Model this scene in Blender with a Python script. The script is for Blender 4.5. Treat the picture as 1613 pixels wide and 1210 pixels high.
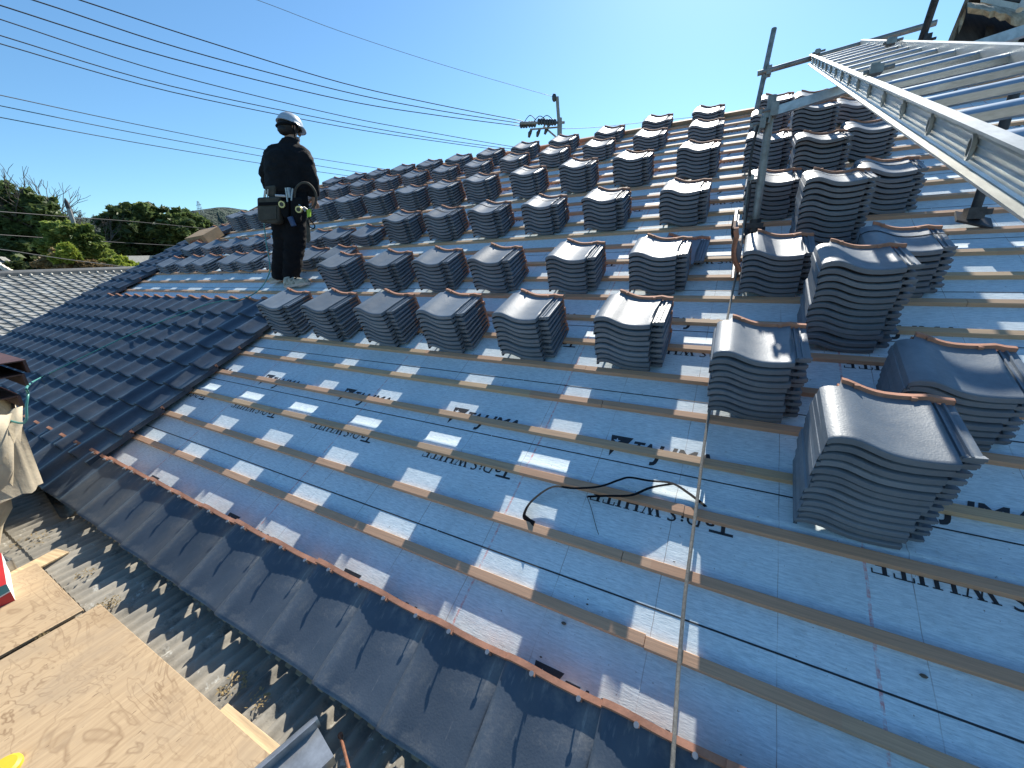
import bpy, bmesh, math, random
from mathutils import Matrix, Vector
R_ = math.radians
random.seed(7)
SC = bpy.context.scene
COL = SC.collection
for o in list(bpy.data.objects):
    bpy.data.objects.remove(o)

# ------------------------------------------------------------------ camera
W_, H_, F_ = 1613.0, 1210.0, 630.0
CAMP = Vector((3.75206, -0.78207, 1.26368))
CR = Vector((0.87735317, 0.4783192, -0.03823822)).normalized()
CF = Vector((-0.46569074, 0.8295528, -0.30817897)).normalized()
CU = CR.cross(CF).normalized()
cam_d = bpy.data.cameras.new('camera')
cam = bpy.data.objects.new('camera', cam_d); COL.objects.link(cam)
cam_d.sensor_width = 36.0
cam_d.lens = F_ / W_ * 36.0
cam_d.clip_start = 0.02; cam_d.clip_end = 3000
cam.matrix_world = Matrix(((CR.x, CU.x, -CF.x, CAMP.x), (CR.y, CU.y, -CF.y, CAMP.y), (CR.z, CU.z, -CF.z, CAMP.z), (0, 0, 0, 1)))
SC.camera = cam

# ------------------------------------------------------------------ light
TH = R_(27)                                   # pitch of the roof
RM = Matrix.Rotation(TH, 4, 'X')
SUN = (RM.to_3x3() @ Vector((-0.085, 1.0, math.tan(R_(11.4))))).normalized()
sun_el = math.asin(SUN.z); sun_az = math.atan2(SUN.x, SUN.y)
wd = bpy.data.worlds.new('World'); SC.world = wd; wd.use_nodes = True
nt = wd.node_tree; nt.nodes.clear()
sky = nt.nodes.new('ShaderNodeTexSky'); sky.sky_type = 'NISHITA'; sky.sun_disc = False
sky.sun_elevation = sun_el; sky.sun_rotation = sun_az
sky.air_density = 1.0; sky.dust_density = 0.25; sky.ozone_density = 4.0; sky.altitude = 0
bg = nt.nodes.new('ShaderNodeBackground'); bg.inputs['Strength'].default_value = 0.087
wo = nt.nodes.new('ShaderNodeOutputWorld')
tint = nt.nodes.new('ShaderNodeMix'); tint.data_type = 'RGBA'; tint.blend_type = 'MULTIPLY'; tint.inputs[0].default_value = 1.0
tint.inputs[7].default_value = (0.78, 1.03, 1.09, 1)
nt.links.new(sky.outputs[0], tint.inputs[6]); nt.links.new(tint.outputs[2], bg.inputs[0]); nt.links.new(bg.outputs[0], wo.inputs[0])
sd = bpy.data.lights.new('sun', 'SUN'); sd.energy = 5.0; sd.angle = R_(0.5); sd.color = (1.0, 0.93, 0.82)
so = bpy.data.objects.new('sun', sd); COL.objects.link(so)
so.rotation_euler = SUN.to_track_quat('Z', 'Y').to_euler(); so.location = (0, 0, 30)
vs = SC.view_settings
vs.view_transform = 'Standard'; vs.look = 'None'; vs.gamma = 1.0; vs.use_curve_mapping = False
vs.exposure = 0.86

# ------------------------------------------------------------------ helpers
def ray(x, y):
    return (CR * ((x - W_ / 2) / F_) + CU * ((H_ / 2 - y) / F_) + CF)
def at(x, y, dist):                                    # a point seen at that pixel of the photo, that far away
    return CAMP + ray(x, y).normalized() * dist
def at_depth(x, y, dep):
    return CAMP + ray(x, y) * dep
def at_z(x, y, z):
    r = ray(x, y); return CAMP + r * ((z - CAMP.z) / r.z)
def at_y(x, y, yy):
    r = ray(x, y); return CAMP + r * ((yy - CAMP.y) / r.y)
def at_plane(x, y, p0, n):
    r = ray(x, y); return CAMP + r * ((p0 - CAMP).dot(n) / r.dot(n))
def roof(u, v, w=0.0):
    return RM @ Vector((u, v, w))
def on_roof(x, y, w=0.03):
    n = RM.to_3x3() @ Vector((0, 0, 1))
    return at_plane(x, y, roof(0, 0, w), n)

def tag(o, label=None, cat=None, group=None, kind=None):
    if label: o['label'] = label
    if cat: o['category'] = cat
    if group: o['group'] = group
    if kind: o['kind'] = kind
    elif cat: o['kind'] = 'thing'
    return o
def empty(name, loc=(0, 0, 0), mat=None):
    o = bpy.data.objects.new(name, None); COL.objects.link(o)
    o.empty_display_size = 0.1
    if mat is not None: o.matrix_world = mat
    else: o.location = loc
    return o

class MB:
    """collects faces and links them as one mesh object"""
    def __init__(s): s.v = []; s.f = []; s.m = []; s.sm = []
    def add(s, vs, fs, mi=0, smooth=False):
        b = len(s.v); s.v += [tuple(q) for q in vs]
        for f in fs: s.f.append([b + i for i in f]); s.m.append(mi); s.sm.append(smooth)
    def box(s, c, d, mat=None, mi=0):
        x, y, z = d[0] / 2, d[1] / 2, d[2] / 2
        vs = [Vector((c[0] + a * x, c[1] + b * y, c[2] + e * z)) for a in (-1, 1) for b in (-1, 1) for e in (-1, 1)]
        if mat is not None: vs = [mat @ q for q in vs]
        s.add(vs, [(0, 1, 3, 2), (4, 6, 7, 5), (0, 4, 5, 1), (2, 3, 7, 6), (0, 2, 6, 4), (1, 5, 7, 3)], mi)
    def tube(s, pts, r, n=8, mi=0, caps=True, smooth=True):
        pts = [Vector(p) for p in pts]; rings = []
        rr = r if isinstance(r, (list, tuple)) else [r] * len(pts)
        prev = None
        for i, p in enumerate(pts):
            t = (pts[min(i + 1, len(pts) - 1)] - pts[max(i - 1, 0)])
            t = t.normalized() if t.length > 1e-9 else Vector((0, 0, 1))
            if prev is None:
                a = Vector((0, 0, 1)) if abs(t.z) < .9 else Vector((1, 0, 0))
                x = t.cross(a).normalized()
            else:
                x = (prev - t * prev.dot(t)).normalized()
            prev = x; y = t.cross(x)
            rings.append([p + (x * math.cos(2 * math.pi * k / n) + y * math.sin(2 * math.pi * k / n)) * rr[i] for k in range(n)])
        vs = [q for g in rings for q in g]; fs = []
        for i in range(len(pts) - 1):
            for k in range(n):
                fs.append((i * n + k, i * n + (k + 1) % n, (i + 1) * n + (k + 1) % n, (i + 1) * n + k))
        s.add(vs, fs, mi, smooth)
        if caps:
            b = len(s.v) - len(vs)
            s.f.append([b + k for k in reversed(range(n))]); s.m.append(mi); s.sm.append(False)
            e = b + (len(pts) - 1) * n
            s.f.append([e + k for k in range(n)]); s.m.append(mi); s.sm.append(False)
    def prism(s, poly, ext, mi=0):
        """closed polygon (list of Vectors) pushed along ext"""
        poly = [Vector(p) for p in poly]; ext = Vector(ext); n = len(poly)
        vs = poly + [p + ext for p in poly]
        fs = [list(range(n)), list(range(2 * n - 1, n - 1, -1))] + [(i, n + i, n + (i + 1) % n, (i + 1) % n) for i in range(n)]
        s.add(vs, fs, mi)
    def grid(s, rows, mi=0, smooth=True, flip=False):
        nr, nc = len(rows), len(rows[0])
        vs = [q for r in rows for q in r]
        fs = []
        for i in range(nr - 1):
            for j in range(nc - 1):
                q = (i * nc + j, i * nc + j + 1, (i + 1) * nc + j + 1, (i + 1) * nc + j)
                fs.append(q[::-1] if flip else q)
        s.add(vs, fs, mi, smooth)
    def ball(s, c, rad, nu=10, nv=7, mi=0):
        rows = []
        for i in range(nv + 1):
            a = math.pi * i / nv
            rows.append([Vector(c) + Vector((rad[0] * math.sin(a) * math.cos(2 * math.pi * k / nu), rad[1] * math.sin(a) * math.sin(2 * math.pi * k / nu), rad[2] * math.cos(a))) for k in range(nu + 1)])
        s.grid(rows, mi, True, flip=True)
    def mesh(s, name, mats, sharp=None, fix=False):
        me = bpy.data.meshes.new(name); me.from_pydata(s.v, [], s.f)
        me.polygons.foreach_set('material_index', s.m); me.polygons.foreach_set('use_smooth', s.sm)
        for m in (mats if isinstance(mats, (list, tuple)) else [mats]): me.materials.append(m)
        me.update()
        if fix:
            bm = bmesh.new(); bm.from_mesh(me); bmesh.ops.remove_doubles(bm, verts=bm.verts, dist=1e-5)
            bmesh.ops.recalc_face_normals(bm, faces=bm.faces); bm.to_mesh(me); bm.free()
        if sharp is not None: me.set_sharp_from_angle(angle=R_(sharp))
        return me
    def build(s, name, mats, parent=None, sharp=35, fix=True, mat=None):
        o = bpy.data.objects.new(name, s.mesh(name, mats, sharp, fix)); COL.objects.link(o)
        if parent is not None: o.parent = parent
        if mat is not None: o.matrix_world = mat
        return o

def link(name, me, parent=None):
    o = bpy.data.objects.new(name, me); COL.objects.link(o)
    if parent is not None: o.parent = parent
    return o

# ------------------------------------------------------------------ materials
class N:
    def __init__(s, name):
        s.m = bpy.data.materials.new(name); s.m.use_nodes = True
        s.t = s.m.node_tree; s.b = s.t.nodes['Principled BSDF']
        s.tc = s.t.nodes.new('ShaderNodeTexCoord')
    def new(s, k, **kw):
        n = s.t.nodes.new(k)
        for a, v in kw.items(): setattr(n, a, v)
        return n
    def l(s, a, b): s.t.links.new(a, b)
    def coord(s, scale=(1, 1, 1), out='Object', loc=(0, 0, 0)):
        mp = s.new('ShaderNodeMapping'); mp.inputs['Scale'].default_value = scale; mp.inputs['Location'].default_value = loc
        s.l(s.tc.outputs[out], mp.inputs[0]); return mp.outputs[0]
    def noise(s, scale, detail=3, rough=.6, co=None, dist=0):
        n = s.new('ShaderNodeTexNoise'); n.inputs['Scale'].default_value = scale; n.inputs['Detail'].default_value = detail
        n.inputs['Roughness'].default_value = rough; n.inputs['Distortion'].default_value = dist
        s.l(co if co is not None else s.tc.outputs['Object'], n.inputs['Vector']); return n.outputs[0]
    def ramp(s, fac, a, b, p0=.35, p1=.65):
        r = s.new('ShaderNodeValToRGB'); e = r.color_ramp.elements
        e[0].position = p0; e[1].position = p1
        e[0].color = tuple(a) + (1,) if not isinstance(a, (int, float)) else (a, a, a, 1)
        e[1].color = tuple(b) + (1,) if not isinstance(b, (int, float)) else (b, b, b, 1)
        s.l(fac, r.inputs[0]); return r.outputs[0]
    def mix(s, fac, a, b, mode='MIX'):
        x = s.new('ShaderNodeMix', data_type='RGBA', blend_type=mode)
        for i, v in ((0, fac), (6, a), (7, b)):
            if isinstance(v, (int, float)): x.inputs[i].default_value = v if i == 0 else (v, v, v, 1)
            elif isinstance(v, tuple): x.inputs[i].default_value = v + (1,)
            else: s.l(v, x.inputs[i])
        return x.outputs[2]
    def math(s, op, a, b=0.0, c=0.0):
        x = s.new('ShaderNodeMath', operation=op)
        for i, v in ((0, a), (1, b), (2, c)):
            if isinstance(v, (int, float)): x.inputs[i].default_value = v
            else: s.l(v, x.inputs[i])
        return x.outputs[0]
    def col(s, v):
        if isinstance(v, tuple): s.b.inputs['Base Color'].default_value = v + (1,)
        else: s.l(v, s.b.inputs['Base Color'])
    def rough(s, v):
        if isinstance(v, (int, float)): s.b.inputs['Roughness'].default_value = v
        else: s.l(v, s.b.inputs['Roughness'])
    def bump(s, h, strength=.3, dist=.01):
        b = s.new('ShaderNodeBump'); b.inputs['Strength'].default_value = strength; b.inputs['Distance'].default_value = dist
        s.l(h, b.inputs['Height']); s.l(b.outputs[0], s.b.inputs['Normal'])
    def spec(s, v): s.b.inputs['Specular IOR Level'].default_value = v

def plain(name, c, rough=.6, metal=0., var=.25, scale=8., bump=0., bdist=.003, spec=.5, c2=None, sc3=(1, 1, 1)):
    n = N(name); co = n.coord(sc3)
    f = n.noise(scale, 4, .65, co)
    c2 = c2 or tuple(min(1, x * (1 + var)) for x in c); c1 = tuple(x * (1 - var) for x in c)
    n.col(n.ramp(f, c1, c2, .3, .7)); n.rough(rough); n.b.inputs['Metallic'].default_value = metal; n.spec(spec)
    if bump: n.bump(n.noise(scale * 6, 3, .6, co), bump, bdist)
    return n.m

def m_glaze(name, c0, c1, r0, r1, dust=0.0, metal=0.0):
    n = N(name); n.b.inputs['Metallic'].default_value = metal; oi = n.new('ShaderNodeObjectInfo')
    f = n.noise(9, 4, .6)
    c = n.ramp(f, c0, c1, .3, .7)
    if dust:
        d = n.noise(5, 6, .75, n.coord((1, 1, 1), loc=(3, 1, 0)))
        c = n.mix(n.ramp(d, 0., dust, .5, .74), c, (.34, .32, .28))
        st = n.noise(14, 5, .7, n.coord((1.6, .35, 1), loc=(1, 7, 0)))
        c = n.mix(n.ramp(st, 0., dust * .8, .6, .72), c, (.42, .41, .38))
    v = n.math('MULTIPLY_ADD', oi.outputs['Random'], .3, .85)
    hs = n.new('ShaderNodeHueSaturation'); n.l(v, hs.inputs['Value']); n.l(c, hs.inputs['Color'])
    n.col(hs.outputs[0])
    n.rough(n.ramp(n.noise(40, 3, .6), r0, r1, .3, .7))
    n.spec(.45)
    h = n.mix(.3, n.noise(170, 2, .5), n.noise(45, 2, .5))
    n.bump(h, .34, .0022)
    return n.m
M = {}
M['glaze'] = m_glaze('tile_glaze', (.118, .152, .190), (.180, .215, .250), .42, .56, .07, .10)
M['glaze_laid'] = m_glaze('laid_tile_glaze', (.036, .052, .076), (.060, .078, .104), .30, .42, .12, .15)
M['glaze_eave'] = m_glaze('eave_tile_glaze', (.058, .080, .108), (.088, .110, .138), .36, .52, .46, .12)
M['clay'] = plain('terracotta', (.43, .205, .130), .85, var=.22, scale=25, bump=.25, bdist=.002)
M['clay_dark'] = plain('brown_clay', (.20, .115, .085), .85, var=.25, scale=25, bump=.2, bdist=.002)

def m_sheet():
    n = N('underlayment'); sp = n.new('ShaderNodeSeparateXYZ'); n.l(n.tc.outputs['Object'], sp.inputs[0])
    u, v = sp.outputs[0], sp.outputs[1]
    fib = n.noise(1, 4, .7, n.coord((26, 170, 20)))
    c = n.ramp(fib, (.47, .585, .645), (.72, .83, .88), .34, .62)
    big = n.noise(2.3, 4, .6)
    c = n.mix(n.ramp(big, 0., .35, .45, .8), c, (.50, .52, .53))
    moss = n.noise(6, 5, .8, n.coord((1, 1, 1), loc=(4, 2, 0)))
    c = n.mix(n.ramp(moss, 0., .28, .62, .8), c, (.36, .38, .30))
    speck = n.noise(75, 2, .5)
    c = n.mix(n.ramp(speck, 0., .8, .715, .76), c, (.16, .15, .14))
    sm = n.noise(3.2, 6, .75, n.coord((1, 1, 1), loc=(9, 4, 0)))
    c = n.mix(n.ramp(sm, 0., .30, .52, .72), c, (.38, .42, .45))
    dl = n.noise(1, 3, .6, n.coord((60, 420, 20), loc=(2, 1, 0)))
    c = n.mix(n.ramp(dl, 0., .55, .60, .72), c, (.26, .31, .35))
    dk = n.noise(11, 6, .8, n.coord((1, 1, 1), loc=(6, 1, 0)))
    c = n.mix(n.ramp(dk, 0., .32, .58, .72), c, (.30, .32, .30))
    def lines(off, per, wdt, jit):
        j = n.math('MULTIPLY_ADD', n.noise(7, 2, .5), jit, -jit / 2)
        x = n.math('ADD', n.math('SUBTRACT', u, off), j)
        x = n.math('DIVIDE', x, per); x = n.math('ADD', x, .5); x = n.math('FRACT', x); x = n.math('SUBTRACT', x, .5)
        x = n.math('MULTIPLY', n.math('ABSOLUTE', x), per)
        return n.math('LESS_THAN', x, wdt)
    c = n.mix(n.math('MULTIPLY', lines(3.307, .333, .0012, .008), n.ramp(n.noise(4, 2, .6), .15, .8, .4, .6)), c, (.22, .19, .18))
    ch = n.math('MULTIPLY', lines(3.005, 1.193, .0042, .006), n.ramp(n.noise(38, 4, .8), 0., .75, .40, .62))
    c = n.mix(ch, c, (.62, .16, .14))
    # terracotta dust along the eave
    e = n.new('ShaderNodeMapRange'); n.l(v, e.inputs[0]); e.inputs[1].default_value = .26; e.inputs[2].default_value = .02; e.inputs[3].default_value = 0; e.inputs[4].default_value = .55
    c = n.mix(n.math('MULTIPLY', e.outputs[0], n.ramp(n.noise(5, 4, .7), .1, 1., .35, .7)), c, (.60, .44, .38))
    n.col(c); n.rough(.72); n.spec(.3)
    n.bump(n.mix(.72, n.noise(1, 3, .7, n.coord((40, 260, 30))), n.noise(4.5, 3, .55, n.coord((1, 1.8, 1)))), .38, .010)
    return n.m
M['under'] = plain('underside_gap_shade', (.026, .024, .024), .9, var=.3, scale=20)  # unglazed underside, near-black to paint the shade in the gaps below the noses
M['sheet'] = m_sheet()
M['ink'] = plain('printing_ink', (.020, .024, .030), .55, var=.3, scale=30)
def m_batten():
    n = N('batten_wood'); oi = n.new('ShaderNodeObjectInfo')
    sp = n.new('ShaderNodeSeparateXYZ'); n.l(n.tc.outputs['Object'], sp.inputs[0])
    s = n.math('FLOOR', n.math('ADD', n.math('DIVIDE', sp.outputs[0], 1.9), n.math('MULTIPLY', oi.outputs['Random'], 7.3)))
    wn = n.new('ShaderNodeTexWhiteNoise', noise_dimensions='2D'); cb = n.new('ShaderNodeCombineXYZ')
    n.l(s, cb.inputs[0]); n.l(oi.outputs['Random'], cb.inputs[1]); n.l(cb.outputs[0], wn.inputs[0])
    r = n.new('ShaderNodeValToRGB'); e = r.color_ramp.elements
    e[0].color = (.52, .305, .19, 1); e[0].position = 0; e[1].color = (.58, .42, .255, 1); e[1].position = 1
    x = e.new(.35); x.color = (.58, .365, .23, 1); x = e.new(.7); x.color = (.50, .35, .22, 1)
    n.l(wn.outputs[0], r.inputs[0])
    g = n.noise(1, 5, .7, n.coord((5, 190, 190)))
    c = n.mix(n.ramp(g, 0., .6, .4, .75), r.outputs[0], (.25, .16, .105))
    n.col(c); n.rough(.75); n.bump(g, .3, .002)
    return n.m
M['batten'] = m_batten()
def m_ply():
    n = N('plywood'); co = n.coord((1.0, 2.2, 1))
    f = n.noise(2.6, 4, .55, co, .6)
    k = n.math('MULTIPLY', f, 14.0); k = n.math('FRACT', k)
    k = n.math('ABSOLUTE', n.math('SUBTRACT', k, .5))
    ln = n.ramp(k, .85, 0., .0, .17)
    c = n.ramp(n.noise(1, 4, .65, n.coord((90, 6, 20))), (.37, .265, .160), (.49, .365, .225), .3, .7)
    c = n.mix(n.math('MULTIPLY', ln, n.ramp(n.noise(3, 3, .6), .1, .95, .35, .65)), c, (.20, .125, .068))
    c = n.mix(n.ramp(n.noise(4, 5, .7, n.coord((1, 1, 1), loc=(5, 5, 0))), 0., .55, .46, .70), c, (.30, .235, .165))
    kn = n.noise(1.9, 2, .5, n.coord((1, 1, 1), loc=(2, 6, 0)))
    c = n.mix(n.ramp(kn, 0., .45, .60, .72), c, (.25, .165, .09))
    c = n.mix(n.ramp(n.noise(1, 2, .5, n.coord((150, 26, 20))), 0., .85, .71, .75), c, (.14, .09, .055))
    n.col(c); n.rough(.7); n.spec(.3); n.bump(n.noise(1, 4, .7, n.coord((220, 14, 30))), .18, .002)
    return n.m
M['ply'] = m_ply()
def m_corr():
    n = N('weathered_corrugated'); 
    f = n.noise(3.0, 6, .72, n.coord((1.6, .7, 1)))
    c = n.ramp(f, (.14, .132, .112), (.36, .33, .27), .3, .7)
    c = n.mix(n.ramp(n.noise(9, 5, .75), 0., .8, .54, .68), c, (.085, .085, .075))
    c = n.mix(n.ramp(n.noise(13, 5, .8, n.coord((1, 1, 1), loc=(3, 8, 0))), 0., .9, .60, .68), c, (.50, .50, .45))
    n.col(c); n.rough(.85); n.bump(n.noise(60, 4, .7), .35, .003)
    return n.m
M['corr'] = m_corr()
M['alu'] = plain('aluminium', (.46, .50, .52), .38, .95, var=.22, scale=5, bump=.12, bdist=.001, sc3=(3, 12, 12))
M['alu_dull'] = plain('oxidised_aluminium', (.50, .52, .50), .48, .85, var=.2, scale=4, sc3=(8, 1, 8), bump=.1, bdist=.001)
M['galv'] = plain('galvanised_steel', (.42, .44, .45), .45, .9, var=.25, scale=20, bump=.1, bdist=.001)
M['galv_old'] = plain('old_galvanised_pipe', (.27, .275, .26), .55, .6, var=.35, scale=14, bump=.15, bdist=.001)
M['dark_steel'] = plain('dark_steel', (.055, .055, .058), .55, .5, var=.4, scale=30)
M['rust'] = plain('rusty_steel', (.23, .10, .055), .85, .1, var=.4, scale=30, bump=.3)
M['strap'] = plain('black_band', (.011, .012, .014), .95, var=.2, spec=.12)
M['rope'] = plain('grey_rope', (.20, .195, .175), .9, var=.35, scale=120, bump=.5, bdist=.003)
M['hose'] = plain('teal_hose', (.085, .30, .27), .4, var=.15)
M['cable'] = plain('cable_black', (.014, .016, .022), .6, var=.2)
M['cable_grey'] = plain('cable_grey', (.16, .20, .25), .6, var=.2)
M['concrete'] = plain('pole_concrete', (.30, .30, .29), .85, var=.2, scale=6, bump=.2)
M['wood_old'] = plain('old_wood', (.20, .155, .11), .85, var=.45, scale=3, sc3=(14, 14, 1.2), bump=.4, bdist=.004)
M['beam'] = plain('weathered_beam', (.42, .36, .27), .9, var=.5, scale=9, bump=.9, bdist=.02)
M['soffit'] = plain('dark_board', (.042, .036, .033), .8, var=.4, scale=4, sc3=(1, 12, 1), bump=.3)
M['plaster'] = plain('plaster', (.58, .55, .48), .9, var=.2, scale=6, bump=.3)
M['wall'] = plain('house_wall', (.42, .38, .31), .9, var=.2, scale=3, bump=.2)
M['canvas'] = plain('canvas', (.52, .45, .33), .9, var=.22, scale=5, bump=.35, bdist=.006)
M['redbrown'] = plain('red_brown_paint', (.085, .036, .026), .55, var=.35, scale=6)
M['rawwood'] = plain('raw_wood', (.52, .38, .22), .75, var=.3, scale=2, sc3=(2, 40, 40), bump=.25, bdist=.002)
M['teal_print'] = plain('teal_print', (.06, .25, .29), .5, var=.12)
M['red_print'] = plain('red_print', (.50, .03, .035), .45, var=.12)
M['white_print'] = plain('white_card', (.74, .75, .74), .55, var=.06)
M['card'] = plain('cardboard', (.40, .27, .155), .85, var=.15, scale=10)
M['red_ink'] = plain('red_ink', (.40, .045, .03), .7, var=.2)
M['yellow'] = plain('yellow_plastic', (.62, .47, .03), .5, var=.1)
M['black'] = plain('black_fabric', (.0085, .009, .011), .85, var=.4, scale=12, bump=.5, bdist=.01, spec=.25)
M['trouser'] = plain('trouser_fabric', (.008, .008, .010), .9, var=.4, scale=12, bump=.5, bdist=.01, spec=.2)
M['skin'] = plain('skin', (.42, .25, .17), .55, var=.1)
M['hair'] = plain('hair', (.010, .009, .009), .6, var=.3)
M['helmet'] = plain('helmet_shell', (.52, .55, .57), .28, .25, var=.06)
M['pouch'] = plain('pouch_canvas', (.060, .056, .044), .8, var=.3, scale=18, bump=.4, bdist=.004)
M['shoe'] = plain('shoe_fabric', (.33, .31, .22), .8, var=.7, scale=30, c2=(.62, .60, .50))
M['sole'] = plain('shoe_sole', (.50, .47, .42), .7, var=.15)
M['lime'] = plain('lime_plastic', (.32, .52, .03), .45, var=.1)
M['brass'] = plain('brass', (.55, .42, .18), .35, .8, var=.15)
M['blue'] = plain('blue_handle', (.035, .07, .16), .45, var=.15)
M['insul'] = plain('insulator', (.05, .055, .06), .35, var=.2)
M['ground'] = plain('ground_soil', (.06, .068, .045), .95, var=.35, scale=.4, bump=.4, bdist=.05)
M['nb_tile'] = plain('grey_roof_tile', (.24, .245, .235), .6, var=.5, scale=3.4, bump=.2)
M['nb_ridge'] = plain('ridge_tile', (.07, .078, .085), .55, var=.3, scale=6)
def m_leaf(name, a, b):
    n = N(name); g = n.new('ShaderNodeNewGeometry')
    c = n.ramp(g.outputs['Random Per Island'], a, b, .1, .9)
    c = n.mix(n.ramp(n.noise(.55, 3, .6), 0., .75, .42, .62), c, tuple(min(1., x * 1.9) for x in b))  # third tone: brightly lit leaves painted in as paler patches
    n.col(c); n.rough(.55); n.spec(.35)
    tr = n.new('ShaderNodeBsdfTranslucent'); n.l(c, tr.inputs[0])
    mx = n.new('ShaderNodeMixShader'); mx.inputs[0].default_value = .35
    out = n.t.nodes['Material Output']; n.l(n.b.outputs[0], mx.inputs[1]); n.l(tr.outputs[0], mx.inputs[2]); n.l(mx.outputs[0], out.inputs[0])
    return n.m
M['leaf_dark'] = m_leaf('leaf_dark', (.030, .056, .022), (.095, .130, .045))
M['leaf_mid'] = m_leaf('leaf_mid', (.070, .115, .026), (.17, .21, .05))
M['leaf_bright'] = m_leaf('leaf_bright', (.11, .17, .022), (.26, .30, .05))
M['leaf_brown'] = m_leaf('leaf_brown', (.11, .085, .045), (.24, .18, .09))
M['bark'] = plain('bark', (.10, .085, .07), .9, var=.4, scale=5, bump=.5, bdist=.02)
M['hill'] = plain('wooded_hill', (.045, .075, .055), .9, var=.5, scale=.09, bump=1., bdist=6.)

# ------------------------------------------------------------------ the ground
g = MB(); s = 1500
g.add([(-s, -s, -5.2), (s, -s, -5.2), (s, s, -5.2), (-s, s, -5.2)], [(0, 1, 2, 3)])
tag(g.build('ground', M['ground']), kind='structure')

# ------------------------------------------------------------------ roof tiles
PITCH = 0.235                                            # batten spacing up the slope
TW, TL = 0.325, 0.30
PROF = [(0, .041), (.010, .049), (.028, .054), (.048, .0545), (.056, .054), (.072, .050), (.090, .0425), (.108, .034), (.126, .0265), (.146, .0205), (.17, .0165), (.20, .0155), (.232, .0175), (.256, .021), (.27, .0235)]
def tile_parts(lo=False, amp=1.0, lip=.0205, flange=.0275, laid=False, cham=.0096):
    """body and clay rim of one interlocking tile; x across, y from nose to head, z up"""
    prof = [(x, .0155 + (z - .0155) * amp) for x, z in (PROF[::2] if lo else PROF)]
    if laid: prof += [(.285, prof[-1][1] + .0025), (.3045, prof[-1][1] + .005)]
    xr = prof[-1][0]
    ys = [(0, -.0022, -lip), (.0025, -.0005, -lip - .0012), (.013, 0, -lip - cham), (.024, 0, -lip - cham), (.027, 0, -.014), (.16, 0, -.014), (.285, 0, -.014), (.30, 0, -.014)]
    if lo: ys = [ys[i] for i in (0, 1, 2, 4, 7)]
    b = MB()
    def yy(x, y): return y * (.262 / .30 if x < .052 and not laid else 1.0)
    top = [[Vector((x, yy(x, y), z + a)) for x, z in prof] for y, a, c in ys]
    bot = [[Vector((x, yy(x, y), z + c)) for x, z in prof] for y, a, c in ys]
    b.grid(top, 0, True)
    kf = 3 if not lo else 2
    b.grid(bot, 2, False, flip=True)  # underside and nose chamfer, gap shade painted in its near-black
    b.grid([top[0], bot[0]], 0, True, flip=True)          # nose
    b.grid([top[-1], bot[-1]], 1, False)                  # head
    # left flange of the roll
    x0 = prof[0][0]; zt = prof[0][1]
    b.grid([[Vector((x0, yy(0, y), zt + a)) for y, a, c in ys], [Vector((x0 - .003, yy(0, y), zt - flange)) for y, a, c in ys]], 0, False)
    b.grid([[Vector((x0 - .003, yy(0, y), zt - flange)) for y, a, c in ys], [Vector((x0 + .009, yy(0, y), zt - flange)) for y, a, c in ys]], 0, False)
    # interlock channel on the right
    rb = [(.27, .012), (.279, .012), (.281, .017), (.286, .017), (.288, .012), (.296, .012), (.2985, .0185), (.304, .0185), (.306, .013), (.318, .0145), (.325, .0125)]
    if lo: rb = [(.27, .012), (.281, .017), (.288, .012), (.300, .0185), (.308, .013), (.325, .0125)]
    y0, y1, y2 = .044, .200, .283
    if not laid:
      b.grid([[Vector((x, y0, z)) for x, z in rb], [Vector((x, y1, z)) for x, z in rb]], 0, False)
      b.grid([[Vector((x, y1, z)) for x, z in rb], [Vector((x, y2, z)) for x, z in rb]], 0, False)
      b.grid([[Vector((x, y0, -.002 if x < .32 else .001)) for x, z in rb], [Vector((x, y2, -.002 if x < .32 else .001)) for x, z in rb]], 1, False, flip=True)
      b.grid([[Vector((x, y0, z)) for x, z in rb], [Vector((x, y0, -.002 if x < .32 else .001)) for x, z in rb]], 0, False, flip=True)
      b.grid([[Vector((.325, y, .0125)) for y in (y0, y1)], [Vector((.325, y, .001)) for y in (y0, y1)]], 0, False)
      b.grid([[Vector((.325, y, .0125)) for y in (y1, y2)], [Vector((.325, y, .001)) for y in (y1, y2)]], 1, False)
    # step between the pan and the channel, and the pan's right edge
    zr = prof[-1][1]
    b.grid([[Vector((xr, y, zr)) for y in (0.0, .16, .29)], [Vector((xr, y, zr - (.022 if not laid else .034))) for y in (0.0, .16, .29)]], 0, False)
    # little water stop at the front of the channel
    if not laid: b.add([(.282, .040, .010), (.327, .040, .010), (.327, .062, .013), (.282, .056, .013), (.290, .041, .0165), (.327, .041, .021)],
          [(0, 1, 5, 4), (4, 5, 2, 3), (0, 4, 3), (1, 2, 5)], 0, False)
    # clay rim along the head
    r = MB()
    x_0 = .0 if laid else .052
    rx = [x for x, z in prof if x >= x_0] + ([.30, .325] if not laid else [])
    rz = [z for x, z in prof if x >= x_0] + ([.017, .016] if not laid else [])
    h = .0125 if not laid else .016
    def sec(dy, dz): return [Vector((x, TL - .018 + dy, z + dz)) for x, z in zip(rx, rz)]
    r.grid([sec(0, -.002), sec(.002, h)], 0, False); r.grid([sec(.002, h), sec(.018, h - .001)], 0, False); r.grid([sec(.018, h - .001), sec(.018, -.012)], 0, False)
    r.add([(rx[0], TL - .018, rz[0] - .01), (rx[0], TL, rz[0] - .01), (rx[0], TL, rz[0] + h), (rx[0], TL - .018, rz[0] + h)], [(0, 3, 2, 1)])
    r.add([(rx[-1], TL - .018, rz[-1] - .012), (rx[-1], TL, rz[-1] - .012), (rx[-1], TL, rz[-1] + h), (rx[-1], TL - .018, rz[-1] + h)], [(0, 1, 2, 3)])
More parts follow.
